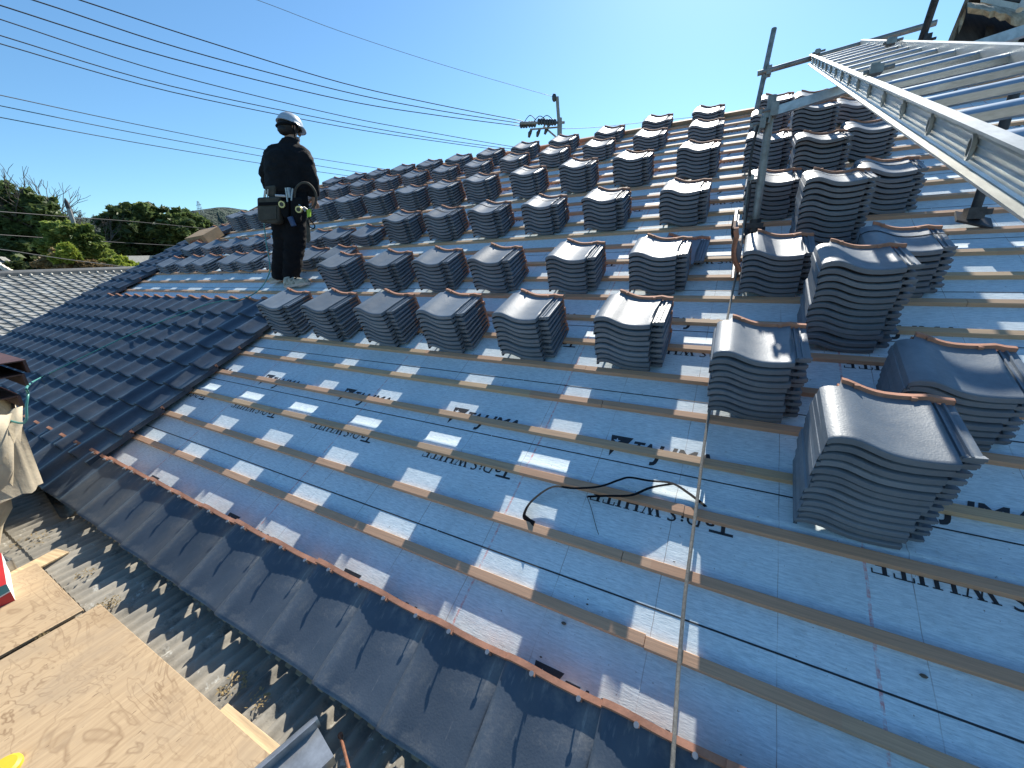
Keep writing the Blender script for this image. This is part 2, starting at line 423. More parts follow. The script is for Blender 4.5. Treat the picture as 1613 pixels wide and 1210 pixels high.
    if not lo:
        for x, z in ((.095, .045), (.235, .020)):
            zz = .0155 + (z - .0155) * amp
            r.box((x, TL - .018, zz + .003), (.014, .012, .013))
    return b, r

tb, tr = tile_parts()
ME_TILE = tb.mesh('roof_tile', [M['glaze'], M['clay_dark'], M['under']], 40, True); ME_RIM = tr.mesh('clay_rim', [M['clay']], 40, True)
lb, lr = tile_parts(lo=True)

def ordinal(i, n):
    W = ['topmost', 'second', 'third', 'fourth', 'fifth', 'sixth', 'seventh', 'eighth', 'ninth', 'tenth', 'eleventh', 'twelfth', 'thirteenth', 'fourteenth']
    return W[i]
STACKS = []
def stack(u, v, n, where, strap=False): STACKS.append(dict(u=u, v=v, n=n, where=where, strap=strap))
NTH = ['first', 'second', 'third', 'fourth', 'fifth', 'sixth', 'seventh', 'eighth', 'ninth', 'tenth', 'eleventh', 'twelfth', 'thirteenth', 'fourteenth']
# right-hand field
stack(4.010, .745, 13, 'in the tallest stack nearest the camera, lower right')
stack(3.703, 1.19, 10, 'in the stack the grey rope touches, above the loose band')
stack(4.295, 1.20, 8, 'in the stack cut by the right edge behind the nearest stack')
stack(4.045, 1.685, 13, 'in the tall stack just behind the nearest stack')
stack(3.765, 2.12, 8, 'in the short stack right below the scaffold post foot')
stack(4.275, 2.13, 8, 'in the banded stack half hidden by the tall stack', True)
stack(3.728, 3.11, 8, 'in the banded stack standing behind the scaffold post foot', True)
stack(4.020, 2.60, 13, 'in the tall banded stack right of the scaffold post', True)
stack(4.330, 3.08, 8, 'in the banded stack left of the ladder support foot', True)
stack(3.675, 4.03, 8, 'in the stack behind the middle of the scaffold post', True)
stack(4.005, 3.53, 11, 'in the second tall banded stack right of the scaffold post', True)
stack(4.335, 4.02, 7, 'in the banded stack just under the ladder rail', True)
stack(3.680, 4.95, 6, 'in the stack behind the scaffold post head')
stack(4.005, 4.47, 10, 'in the stack under the square bar, right of the post')
stack(4.345, 4.95, 5, 'in the stack tucked under the ladder below the square bar', True)
stack(3.730, 5.62, 5, 'in the stack on the skyline behind the scaffold clamps')
stack(4.040, 5.35, 6, 'in the skyline stack above the square bar')
U0, DU = .243, .581
COLS = [U0 + DU * c for c in range(6)]
for c, u in enumerate([.243, .813, 1.405, 1.978, 2.545, 3.138]):
    stack(u, 1.432, 9, NTH[c] + ' stack from left, front row')
for c, u in enumerate([.222, .850, 1.412, 1.964, 2.592, 3.146]):
    stack(u, 2.14, 8, NTH[c] + ' stack from left, second row')
for c, u in enumerate([.286, .861, 1.410, 1.985, 2.550, 3.160]):
    stack(u, 3.095, 8, NTH[c] + ' banded stack from left, third row', True)
for c, u in enumerate([-4.205, -3.683, -3.08, -2.50, -1.93, -1.41, -.82, -.24, .30, .80, 1.415, 2.0, 2.56, 3.14]):
    stack(u, 3.985 if c < 9 else 4.04, 8, NTH[c] + ' stack from left, fourth row', True)
for c in range(-6, 6):
    stack(U0 + DU * c - .05, 5.02 if c < 4 else 5.07, 5, NTH[c + 6] + ' stack from left, fifth row', True)
for c in range(-6, 6):
    stack(U0 + DU * c - .10, 5.52 if c < 3 else (5.66 if c == 3 else 5.78), 5 if c < 3 else 4, NTH[c + 6] + ' stack from left, top row on the skyline', c % 2 == 0)
for c, u in enumerate([-4.13, -3.53, -3.05, -2.376, -1.94, -1.35, -.76, -.30]):
    stack(u, 2.56, 4, NTH[c] + ' low stack from left, front low row')
for c, u in enumerate([-4.33, -3.70, -3.13, -2.585, -2.0, -1.22, -.80, -.30]):
    stack(u, 3.08, 4, NTH[c] + ' low stack from left, rear low row')

HN, TILT, W0 = .0312, .0165, .022
def tile_matrix(u, v, i, rnd, yaw=0.):
    if rnd.random() < .06: u += rnd.uniform(-.012, .012); v += rnd.uniform(-.006, .014)
    return RM @ Matrix.Translation((u + rnd.uniform(-.005, .005), v + .0028 * i + rnd.uniform(-.0035, .0035), W0 + HN * i)) @ Matrix.Rotation(yaw + rnd.uniform(-.010, .010), 4, 'Z') @ Matrix.Rotation(-TILT * i, 4, 'X')
rnd = random.Random(3)
STACKS.sort(key=lambda s: (roof(s['u'], s['v'], .1) - CAMP).length)
total = 0; first = None; stuff = MB()
def put_tile(mw, label, group):
    global first
    if first is None:
        t = link('roof_tile', ME_TILE); k = link('clay_rim', ME_RIM, t); first = (t, k)
    else:
        t = first[0].copy(); COL.objects.link(t); k = first[1].copy(); COL.objects.link(k); k.parent = t
    t.matrix_world = mw
    tag(t, label, 'roof tile', group)
    return t
strap_n = 0
for st in STACKS:
    single = total + st['n'] <= 300
    yaw, lean = rnd.gauss(0, .016), rnd.gauss(0, .012)
    st['yaw'] = yaw
    for i in range(st['n']):
        mw = tile_matrix(st['u'] + lean * HN * i, st['v'], i, rnd, yaw)
        if single:
            k = st['n'] - 1 - i
            put_tile(mw, (ordinal(k, st['n']) + (' tile ' if k == 0 else ' tile from top ') + st['where']), 'dark roof tiles stacked on the roof')
        else:
            for src, off in ((lb, 0), (lr, 3)):
                b0 = len(stuff.v)
                stuff.v += [tuple(mw @ Vector(q)) for q in src.v]
                stuff.f += [[b0 + a for a in f] for f in src.f]; stuff.m += [m + off for m in src.m]; stuff.sm += src.sm
    if single: total += st['n']
    st['single'] = single
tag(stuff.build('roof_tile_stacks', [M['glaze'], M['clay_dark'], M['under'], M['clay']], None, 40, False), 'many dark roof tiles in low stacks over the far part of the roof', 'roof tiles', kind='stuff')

# black bands round the stacks
def band(st):
    n = st['n']; mw = RM @ Matrix.Translation((st['u'], st['v'] + .0028 * n, W0 + HN * (n - 1))) @ Matrix.Rotation(st['yaw'], 4, 'Z') @ Matrix.Rotation(-TILT * (n - 1), 4, 'X')
    b = MB(); y0 = .165 + rnd.uniform(-.02, .02); dy = rnd.uniform(-.02, .02)
    pts = [(x, z + .0012) for x, z in PROF] + [(.30, .0235), (.326, .019)]
    rows = [[mw @ Vector((x, y0 + dy * x / .3 + o, z)) for x, z in pts] for o in (0, .011)]
    b.grid(rows, 0, False)
    low = RM @ Matrix.Translation((st['u'], st['v'], W0))
    a0, a1 = low @ Vector((.329, y0 + .01, .0)), low @ Vector((.329, y0 + .021, .0))
    b.add([rows[0][-1], rows[1][-1], a1, a0], [(0, 1, 2, 3)])
    a0, a1 = low @ Vector((-.007, y0, .012)), low @ Vector((-.007, y0 + .011, .012))
    q0, q1 = mw @ Vector((-.007, y0, .043)), mw @ Vector((-.007, y0 + .011, .043))
    b.add([q0, q1, a1, a0], [(0, 3, 2, 1)]); b.add([q0, q1, rows[1][0], rows[0][0]], [(0, 1, 2, 3)])
    return b
for st in STACKS:
    if st['strap']:
        o = band(st).build('binding_band', M['strap'], None, None, False)
        w = st['where']
        w = w[3:] if w.startswith('in ') else 'the ' + w
        tag(o, 'thin black band tied round ' + w, 'band', 'bands round the tile stacks')

# loose tiles
t = put_tile(RM @ Matrix.Translation((3.215, 2.47, .03)) @ Matrix.Rotation(R_(7), 4, 'X') @ Matrix.Rotation(R_(-3), 4, 'Z'), 'single loose roof tile lying flat behind the last stack of the second row', None)
t = put_tile(RM @ Matrix.Translation((3.695, 2.58, .03)) @ Matrix.Rotation(R_(181), 4, 'Z') @ Matrix.Rotation(R_(-89), 4, 'Y'), 'single roof tile standing on edge beside the rope, clay rim showing', None)

# ------------------------------------------------------------------ the house with its half-laid roof
UL, UR, VT = -5.25, 8.2, 5.97
house = empty('house', mat=RM.copy())
tag(house, 'house with a half tiled pitched roof of white lettered underlayment, wooden battens and dark tiles', 'house')
sh = MB(); strips = [-.30] + [.745 + .94 * k for k in range(-1, 6)]
strips = [-.18, .745] + [.745 + .94 * k for k in range(1, 6)] + [VT]
for a, b in zip(strips[:-1], strips[1:]):
    prv = []
    for j in range(5):
        pass
    us = [UL + (UR - UL) * i / 90 for i in range(91)]
    vs_ = [a - .04, a - .010, a + .004, a + .022, a + .09] + [a + .09 + (b - .043 - a - .09) * k / 8 for k in range(1, 9)]
    rows = []
    for iv, v in enumerate(vs_):
        lift = [.003, .005, .013, .0045, .0][iv] if iv < 5 else .0
        rows.append([Vector((u, v, lift)) for u in us])
    sh.grid(rows, 0, True)
sh.add([(UL, -.3, -.03), (UR, -.3, -.03), (UR, VT, -.03), (UL, VT, -.03)], [(0, 3, 2, 1)], 1)
sh.add([(UR, -.3, -.03), (UR, VT, -.03), (UR, VT, 0), (UR, -.3, 0)], [(0, 1, 2, 3)], 1)
sh.add([(UL, VT, -.03), (UR, VT, -.03), (UR, VT, 0), (UL, VT, 0)], [(0, 3, 2, 1)], 1)
sheet = sh.build('roof_underlayment', [M['sheet'], M['rawwood']], house, None, False)

# printed lines and lettering, a hair above the sheet
ink = MB(); ZI = .0009
def lap_z(v):
    k = (v - .745) % .94
    return ZI + (.003 if (k > .90 or k < .06) else 0)
for k in range(7):
    for off in (.340, .868):
        v = off + .94 * k
        if v < VT - .1:
            u = UL
            while u < UR - .1:
                L = 2.0
                ink.add([(u, v - .0028, ZI), (min(u + L - .004, UR), v - .0028, ZI), (min(u + L - .004, UR), v + .0028, ZI), (u, v + .0028, ZI)], [(0, 1, 2, 3)]); u += L
_tcache = {}
def text_polys(txt, size, shear=0., bold=0., sx=1.):
    key = (txt, size, shear, bold, sx)
    if key in _tcache: return _tcache[key]
    cu = bpy.data.curves.new('t', 'FONT'); cu.body = txt; cu.size = size; cu.shear = shear; cu.offset = bold; cu.resolution_u = 3
    ob = bpy.data.objects.new('t', cu); COL.objects.link(ob)
    me = bpy.data.meshes.new_from_object(ob.evaluated_get(bpy.context.evaluated_depsgraph_get()))
    vs = [Vector((q.co.x * sx, q.co.y, 0)) for q in me.vertices]; fs = [list(p.vertices) for p in me.polygons]
    bpy.data.objects.remove(ob); bpy.data.curves.remove(cu); bpy.data.meshes.remove(me)
    _tcache[key] = (vs, fs); return vs, fs
def fit_text(mb, txt, x0, x1, height, mat, shear=0., bold=0., mi=0):
    """lettering stretched between x0 and x1 at that capital height, placed by mat"""
    vs, fs = text_polys(txt, 1.0, shear, bold)
    a = min(q.x for q in vs); b = max(q.x for q in vs); h = text_polys('H', 1.0)[0]; hh = max(q.y for q in h)
    mb.add([mat @ Vector((x0 + (q.x - a) / (b - a) * (x1 - x0), q.y / hh * height, 0)) for q in vs], fs, mi)
def serif(mb, strokes, mat):
    for (x0, y0, x1, y1, w0) in strokes:
        d = Vector((x1 - x0, y1 - y0, 0)); p = Vector((-d.y, d.x, 0)).normalized() * w0 / 2
        if abs(d.y) > abs(d.x) * .2: p = Vector((w0 / 2, 0, 0))
        mb.add([mat @ (Vector((x0, y0, 0)) - p), mat @ (Vector((x0, y0, 0)) + p), mat @ (Vector((x1, y1, 0)) + p), mat @ (Vector((x1, y1, 0)) - p)], [(0, 1, 2, 3)])
CH = .052
def white_word(mb, mat, x):
    def bar(xc, w, y, t=.004): serif(mb, [(xc - w / 2, y, xc + w / 2, y, t)], mat)
    # W
    for (a, b, w) in ((.000, .016, .011), (.016, .030, .004), (.028, .044, .011), (.044, .058, .004)):
        up = a in (.016, .044); serif(mb, [(x + a, 0 if up else CH, x + b, CH if up else 0, w)], mat)
    for c in (.0, .028, .058): bar(x + c, .020, CH)
    x += .082
    for k in (0, .036):
        serif(mb, [(x + k, 0, x + k, CH, .011)], mat); bar(x + k, .022, 0); bar(x + k, .022, CH)
    bar(x + .018, .034, CH / 2)
    x += .068
    serif(mb, [(x, 0, x, CH, .011)], mat); bar(x, .024, 0); bar(x, .024, CH)
    x += .040
    serif(mb, [(x, 0, x, CH, .011), (x - .022, CH, x - .022, CH - .014, .004), (x + .022, CH, x + .022, CH - .014, .004)], mat); bar(x, .024, 0); bar(x, .046, CH)
    x += .044
    serif(mb, [(x, 0, x, CH, .011), (x + .030, CH, x + .030, CH - .014, .004), (x + .032, 0, x + .032, .014, .004)], mat)
    bar(x + .011, .042, CH); bar(x + .011, .046, 0); bar(x + .010, .022, CH / 2)
star = []
for k in range(10):
    a = math.pi / 2 + k * math.pi / 5; r = .017 if k % 2 == 0 else .007
    star.append(Vector((.030 + r * math.cos(a), -.030 + r * math.sin(a), 0)))
for k in range(-1, 7):
    for c in range(-7, 6):
        # maker's name, reading up the slope
        u = 3.326 + .888 * c; v = 1.007 + .94 * k
        if UL + .1 < u < UR - .6 and -.05 < v < VT - .05:
            T = Matrix.Translation((u, v, ZI))
            ink.add([T @ Vector(q) for q in ((0, 0, 0), (.098, 0, 0), (.082, -.034, 0), (.045, -.052, 0), (.016, -.118, 0))], [(4, 3, 2, 1, 0)])
            ink.add([T @ Vector((q.x, q.y, .0006)) for q in star] + [T @ Vector((.030, -.030, .0006))], [(i, (i + 1) % 10, 10) for i in range(10)], 1)
            T2 = Matrix.Translation((u + .105, v - .077, ZI))
            fit_text(ink, 'TA', 0, .088, .060, T2, .22, .032)
            fit_text(ink, 'J', .092, .138, .060, T2 @ Matrix.Translation((-.010, -.018, 0)) @ Matrix.Diagonal((1, 1.28, 1, 1)), .22, .032)
            fit_text(ink, 'IMA', .150, .318, .060, T2, .22, .032)
        u = 3.830 + .888 * c; v = .662 + .94 * k
        if UL + .7 < u < UR - .1 and .02 < v < VT - .2:
            T = Matrix.Translation((u, v + CH, lap_z(v))) @ Matrix.Rotation(math.pi, 4, 'Z')
            serif(ink, [(.022, 0, .022, CH + .004, .013), (-.010, CH + .002, .066, CH + .002, .010)], T)
            fit_text(ink, 'a', .050, .086, CH * 1.05, T, 0, .01)
            fit_text(ink, 'D', .092, .142, CH * 1.02, T, .15, 0.)
            fit_text(ink, 'i', .152, .162, CH * .95, T, 0, .015)
            fit_text(ink, 'S', .170, .208, CH * 1.08, T, .2, 0.)
            white_word(ink, T, .240)
ink.build('printed_lettering', [M['ink'], M['sheet']], sheet, None, False)
del text_polys

# battens
for k in range(0, 26):
    v = k * PITCH
    if v > VT - .02: break
    b = MB(); u = UL + .02; r2 = random.Random(k)
    while u < UR:
        L = min(r2.uniform(1.6, 3.9), UR - u); dy = r2.uniform(-.0025, .0025); hz = r2.uniform(-.0008, .0008)
        a, c = u + .001, u + L - .001
        y0, y1, z1 = v - .017 + dy, v + .018 + dy, .0225 + hz
        e = .0015
        ps = [(y0, .0), (y0, z1 - e), (y0 + e, z1), (y1 - e, z1), (y1, z1 - e), (y1, 0)]
        b.add([(a, y, z) for y, z in ps] + [(c, y, z) for y, z in ps], [(5, 4, 3, 2, 1, 0), (6, 7, 8, 9, 10, 11)] + [(i, i + 1, i + 7, i + 6) for i in range(5)])
        u += L
    b.build('batten', M['batten'], house, 30, False)
# eave tiles: flatter, with a deep front lip and a rounded mouth at each seam
eb, er = tile_parts(amp=1.15, lip=.040, flange=.034, laid=True, cham=.004)
for (x0, x1) in ((-.002, .092),):
    rows = []
    for i in range(7):
        a = math.pi * i / 6
        rows.append([Vector(((x0 + x1) / 2 - (x1 - x0) / 2 * math.cos(a), y, .034 - .036 * math.sin(a))) for y in (-.001, .06)])
    eb.grid(rows, 0, True)
    eb.add([(x0 + .047, -.001, .034)] + [tuple(r[0]) for r in rows], [(0, i, i + 1) for i in range(1, 7)], 0)
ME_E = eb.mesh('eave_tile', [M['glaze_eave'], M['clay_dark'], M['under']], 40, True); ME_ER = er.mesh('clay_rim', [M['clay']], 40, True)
nl = MB()
nl.tube([(0, 0, 0), (0, 0, .0215), (0, 0, .0218), (0, 0, .0255)], [.0028, .0028, .0075, .0070], 8, 0, True, False)
ME_NAIL = nl.mesh('nail', [M['galv']], 35, True)
i0 = -17
for i in range(i0, 27):
    u = -.040 + .300 * i
    if i > 0: u = -.040 + .300 * i
    o = link('eave_tile', ME_E, house)
    o.matrix_basis = Matrix.Translation((u + rnd.uniform(-.003, .003), -.283 + rnd.uniform(-.003, .003), .030)) @ Matrix.Rotation(R_(-.4) + rnd.uniform(-.004, .004), 4, 'X') @ Matrix.Rotation(rnd.uniform(-.006, .006), 4, 'Z') @ Matrix.Diagonal((1, 1.085, 1, 1))
    link('clay_rim', ME_ER, o)
    if i > -2:
        for x, z in ((.095, .050), (.235, .024)):
            q = link('nail', ME_NAIL, o); q.location = (x, TL - .022, z)
# laid tiles: courses over the left part of the roof
laid = MB(); CPU = .2985
fb, fr = tile_parts(lo=False, amp=.95, lip=.025, laid=True, cham=.006)
def lay(u, v):
    mw = Matrix.Translation((u + rnd.uniform(-.003, .003), v + rnd.uniform(-.0025, .0025), .060)) @ Matrix.Rotation(-.090 + rnd.uniform(-.003, .003), 4, 'X')
    for src, off in ((fb, 0), (fr, 3)):
        b0 = len(laid.v); laid.v += [tuple(mw @ Vector(q)) for q in src.v]
        laid.f += [[b0 + a for a in f] for f in src.f]; laid.m += [m + off for m in src.m]; laid.sm += src.sm
for k in range(1, 9):
    for c in range(0, 18):
        u = -.215 - CPU * c
        if u > UL - .1: lay(u, -.283 + PITCH * k)
for k in range(9, 19):
    for c in range(0, 3): lay(-4.70 - CPU * c + .02, -.283 + PITCH * k)
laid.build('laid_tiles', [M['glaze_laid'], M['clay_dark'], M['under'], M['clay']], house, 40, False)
# verge board, fascia, ridge board, walls
v_ = MB(); v_.box((UL - .03, (VT - .3) / 2, -.05), (.05, VT + .2, .16)); v_.build('verge_board', M['wood_old'], house)
v_ = MB(); v_.box(((UL + UR) / 2, -.185, -.040), (UR - UL, .03, .09)); v_.build('fascia', M['wood_old'], house)
v_ = MB(); v_.box(((UL + UR) / 2, VT + .03, .015), (UR - UL, .05, .07)); v_.build('ridge_board', M['batten'], house)
inv = RM.inverted()
v_ = MB()
yr = VT * math.cos(TH); zr = VT * math.sin(TH)
for x in (UL + .4, UR - .4):
    v_.prism([Vector((x, .25, -5.2)), Vector((x, 7.6, -5.2)), Vector((x, 7.6, 1.35)), Vector((x, yr, zr - .12)), Vector((x, .25, -.02))], (.12, 0, 0))
v_.box((UL / 2 + UR / 2, .30, -2.65), (UR - UL - .8, .1, 5.0))
v_.box((UL / 2 + UR / 2, 7.55, -1.95), (UR - UL - .8, .1, 6.5))
w_ = v_.build('wall', M['wall'], house); w_.matrix_parent_inverse = inv
v_ = MB()
v_.add([(UL, yr + .03, zr - .02), (UR, yr + .03, zr - .02), (UR, yr + 2.7, zr - 1.375), (UL, yr + 2.7, zr - 1.375)], [(0, 1, 2, 3)])
v_.add([(UL, yr + .03, zr - .08), (UR, yr + .03, zr - .08), (UR, yr + 2.7, zr - 1.435), (UL, yr + 2.7, zr - 1.435)], [(3, 2, 1, 0)])
w_ = v_.build('rear_roof', M['nb_tile'], house); w_.matrix_parent_inverse = inv

# ------------------------------------------------------------------ lean-to with corrugated roofing, boards, clutter
lean = empty('lean_to', (1.0, -1.6, -.165)); tag(lean, 'low lean-to with weathered grey corrugated roofing under the eave', 'lean-to')
ZL = -.165
cm = MB(); pit = .062; nX = int(13.5 / pit * 6)
def corr(y0, y1, z0, z1, th=.006):
    xs = [-6.0 + 13.5 * i / nX for i in range(nX + 1)]
    rows = [[Vector((x, y0 + (y1 - y0) * j / 3, z0 + (z1 - z0) * j / 3 + .0105 * math.cos(2 * math.pi * x / pit))) for x in xs] for j in range(4)]
    cm.grid(rows, 0, True)
    cm.grid([[q.copy() for q in rows[0]], [q - Vector((0, 0, th)) for q in rows[0]]], 0, False)
corr(-.505, .22, -.166, -.150); corr(-1.25, -.44, -.190, -.1725); corr(-2.05, -1.2, -.212, -.195); corr(-2.9, -2.0, -.234, -.217); corr(-3.75, -2.85, -.256, -.239); corr(-4.6, -3.7, -.278, -.261)
cs = cm.build('corrugated_roofing', M['corr'], None, None, False); cs.parent = lean; cs.matrix_parent_inverse = Matrix.Translation((-1.0, 1.6, .165))
lw = MB()
lw.box((.75, -4.4, -2.76), (13.2, .1, 4.88)); lw.box((-5.8, -2.1, -2.77), (.1, 4.5, 4.84)); lw.box((7.3, -2.1, -2.77), (.1, 4.5, 4.84))
q = lw.build('wall', M['wall'], None); q.parent = lean; q.matrix_parent_inverse = Matrix.Translation((-1.0, 1.6, .165))

def slab(name, x0, x1, y0, y1, z, th, mat, label, cat, rot=0., group=None, edge=None):
    b = MB(); b.box((0, 0, th / 2), (x1 - x0, y1 - y0, th))
    o = b.build(name, mat, None, 30, True); o.location = ((x0 + x1) / 2, (y0 + y1) / 2, z); o.rotation_euler = (0, 0, rot)
    bv = o.modifiers.new('b', 'BEVEL'); bv.width = .0015; bv.segments = 1
    tag(o, label, cat, group); return o
ZP = -.153
slab('plywood_board', .78, 1.407, -1.45, -.512, ZP, .012, M['ply'], 'tan plywood board with the red and teal carton on it', 'plywood board', 0, 'plywood boards on the lean-to')
slab('plywood_board', 1.451, 2.743, -1.55, -.460, ZP + .001, .018, M['ply'], 'large tan plywood board with a wavy grain in the bottom left corner', 'plywood board', R_(.6), 'plywood boards on the lean-to')
slab('wooden_plank', 2.40, 2.76, -.509, -.425, ZP, .0105 - .011 + .012 - .004, M['rawwood'], 'pale wooden plank sticking out from under the large plywood board', 'plank', R_(1.5))
slab('wooden_strip', .728, .833, -.62, -.412, ZP, .010, M['rawwood'], 'short weathered wooden strip beside the plywood board corner', 'wooden strip', R_(12))
for (x, y, r_) in ((1.10, -.45, .03), (1.14, -.42, .022), (2.20, -.36, .028)):
    pass
# dry debris heaps (leaves, chips)
deb = MB(); r3 = random.Random(5)
for (cx, cy, rad, n) in ((1.455, -.45, .05, 60), (.47, -.46, .09, 70), (2.35, -.385, .05, 60), (2.48, -.376, .04, 30), (1.1, -.42, .04, 30), (1.43, -.64, .02, 40)):
    for _ in range(n):
        a = r3.uniform(0, 6.28); d = rad * math.sqrt(r3.random()); p = Vector((cx + d * math.cos(a), cy + d * math.sin(a), -.153 + r3.uniform(0, .012)))
        T = Matrix.Translation(p) @ Matrix.Rotation(r3.uniform(0, 6.3), 4, 'Z') @ Matrix.Rotation(r3.uniform(-.25, .25), 4, 'X')
        l, w2 = r3.uniform(.004, .012), r3.uniform(.0015, .005)
        deb.add([T @ Vector(q) for q in ((-l, 0, 0), (0, -w2, .002), (l, 0, 0), (0, w2, .002))], [(0, 1, 2, 3)])
tag(deb.build('debris', M['leaf_brown'], None, None, False), 'dry leaves and wood chips scattered on the corrugated roofing', 'debris', kind='stuff')

# carton with red and teal print
cx = empty('carton', (.86, -.700, ZP + .012)); tag(cx, 'small red and teal printed carton on the plywood board at the left edge', 'carton')
cx.rotation_euler = (0, 0, R_(-8))
b = MB(); BX, BY, BZ = .35, .175, .092
b.box((0, 0, BZ / 2), (BX, BY, BZ)); b.build('box_body', M['white_print'], cx)
b = MB(); e = .0012
# +x face split on the diagonal: teal above, red below
b.add([(BX / 2 + e, -BY / 2, .0), (BX / 2 + e, BY / 2, .0), (BX / 2 + e, BY / 2, .05), (BX / 2 + e, -BY / 2, .012)], [(0, 1, 2, 3)], 1)
b.add([(BX / 2 + e, -BY / 2, .018), (BX / 2 + e, BY / 2, .056), (BX / 2 + e, BY / 2, BZ), (BX / 2 + e, -BY / 2, BZ)], [(0, 1, 2, 3)], 0)
b.add([(-BX / 2, -BY / 2, BZ + e), (BX / 2, -BY / 2, BZ + e), (BX / 2, BY * .02, BZ + e), (-BX / 2, BY * .02, BZ + e)], [(0, 1, 2, 3)], 0)
b.add([(-BX / 2, BY * .05, BZ + e), (BX / 2, BY * .05, BZ + e), (BX / 2, BY / 2, BZ + e), (-BX / 2, BY / 2, BZ + e)], [(0, 1, 2, 3)], 1)
b.build('printed_panel', [M['teal_print'], M['red_print']], cx, None, False)
cb_ = MB()
_c = bpy.data.curves.new('t', 'FONT'); _c.body = 'SAFETY'; _c.size = .036; _c.offset = .0006
_o = bpy.data.objects.new('t', _c); COL.objects.link(_o)
_m = bpy.data.meshes.new_from_object(_o.evaluated_get(bpy.context.evaluated_depsgraph_get()))
LT = Matrix.Translation((BX / 2 + 2 * e, -.078, .058)) @ Matrix.Rotation(R_(90), 4, 'Z') @ Matrix.Rotation(R_(90), 4, 'X') @ Matrix.Rotation(R_(10), 4, 'Z')
cb_.add([LT @ q.co for q in _m.vertices], [list(p.vertices) for p in _m.polygons])
bpy.data.objects.remove(_o)
cb_.build('lettering', M['white_print'], cx, None, False)

# galvanised bracket and rusty rod at the bottom edge
br = MB(); B0 = Vector((2.80, -.437, ZP + .02))
br.box((0, 0, .015), (.11, .16, .004)); br.box((-.056, 0, .03), (.004, .16, .034)); br.box((.056, 0, .0), (.004, .16, .034)); br.box((.09, .03, -.012), (.06, .05, .01))
pts = [Vector((-.075 - .016 * math.cos(a), 0, .006 + .03 * math.sin(a))) for a in [k * math.pi / 6 for k in range(7)]]
br.grid([[p + Vector((0, y, 0)) for p in pts] for y in (-.09, .09)], 0, True)
o = br.build('steel_bracket', M['galv'], None); o.location = B0; o.rotation_euler = (R_(3), 0, R_(-14)); tag(o, 'galvanised steel bracket with a curved edge at the bottom of the photo', 'bracket')
rd = MB(); rd.tube([at_z(536, 1158, -.145), at_z(553, 1225, -.09)], .0045, 8); rd.tube([at_z(536, 1158, -.145) - Vector((0, 0, .006)), at_z(536, 1158, -.145) + Vector((0, 0, .003))], .008, 8)
tag(rd.build('rusty_rod', M['rust'], None), 'thin rusty steel rod standing on the corrugated roofing', 'rod')
# yellow tape measure at the very corner
ym = MB(); c = at_z(2, 1212, ZP + .03)
ym.tube([c + Vector((0, 0, -.03)), c + Vector((0, 0, -.022)), c + Vector((0, 0, 0)), c + Vector((0, 0, .006))], [.036, .042, .042, .034], 16)
tag(ym.build('tape_roll', M['yellow'], None), 'round yellow plastic roll at the bottom left corner on plywood', 'tape roll')
# grey metal box beside the carton
mb_ = MB(); T = Matrix.Translation((.64, -.588, ZP + .005)) @ Matrix.Rotation(R_(8), 4, 'Z')
mb_.box((0, 0, .03), (.20, .008, .06), T); mb_.box((.096, -.05, .03), (.008, .10, .06), T); mb_.box((0, -.05, .003), (.2, .1, .006), T); mb_.box((-.096, -.05, .03), (.008, .1, .06), T)
tag(mb_.build('metal_tray', M['galv'], None), 'small open grey metal tray behind the carton', 'tray')
# bent gutter piece below the eave corner
gp = MB(); rows = []
for i in range(9):
    t = i / 8; p = at_z(62 + 44 * t, 742 + 66 * t, -.115 - .02 * math.sin(math.pi * t))
    rows.append([p + Vector((0, -.035 * math.cos(a), -.03 * math.sin(a))) for a in [math.pi * k / 6 for k in range(7)]])
gp.grid(rows, 0, True); gp.grid([[q + Vector((0, 0, .003)) for q in r] for r in rows], 0, True, flip=True)
tag(gp.build('gutter_piece', M['galv_old'], None, 40, False), 'bent length of old half-round gutter under the eave corner', 'gutter')

# canvas debris bag with old timbers, cut by the left edge
bag = empty('debris_bag', (.0, -.62, ZL)); tag(bag, 'crumpled beige canvas bag standing on the lean-to at the left edge', 'bag')
bm_ = MB(); prof = [(-.155, -.566, .43), (-.06, -.535, .47), (.06, -.475, .52), (.18, -.43, .545), (.30, -.385, .56), (.41, -.35, .58), (.51, -.315, .585), (.59, -.285, .57)]
rows = []; r4 = random.Random(11)
for (z, yb, xb) in prof:
    ring = []
    for k in range(41):
        a = 2 * math.pi * k / 40
        ca, sa = math.cos(a), math.sin(a)
        ex = math.copysign(abs(ca) ** .28, ca); ey = math.copysign(abs(sa) ** .28, sa)
        X = .0 + xb * ex; hy = (yb + 1.05) / 2; Y = (yb - 1.05) / 2 + hy * ey
        n_ = .022 * math.sin(7 * a + z * 13) + .016 * math.sin(13 * a - z * 21 + 1) + .012 * math.sin(5 * z * 9 + a * 3)
        ring.append(Vector((X + n_ * ca, Y + n_ * sa * .5, z + .012 * math.sin(9 * a))))
    ring[-1] = ring[0].copy(); rows.append(ring)
rows.append([q + (Vector((.0, -.66, q.z)) - q) * .06 + Vector((0, 0, -.01)) for q in rows[-1]])
rows.append([q + (Vector((.0, -.66, q.z)) - q) * .05 + Vector((0, 0, -.45)) for q in rows[-1]])
bm_.grid(rows, 0, True)
o = bm_.build('canvas', M['canvas'], bag, None, False); o.matrix_parent_inverse = Matrix.Translation((.0, .62, -ZL))
tz = [.60, .70, .79]
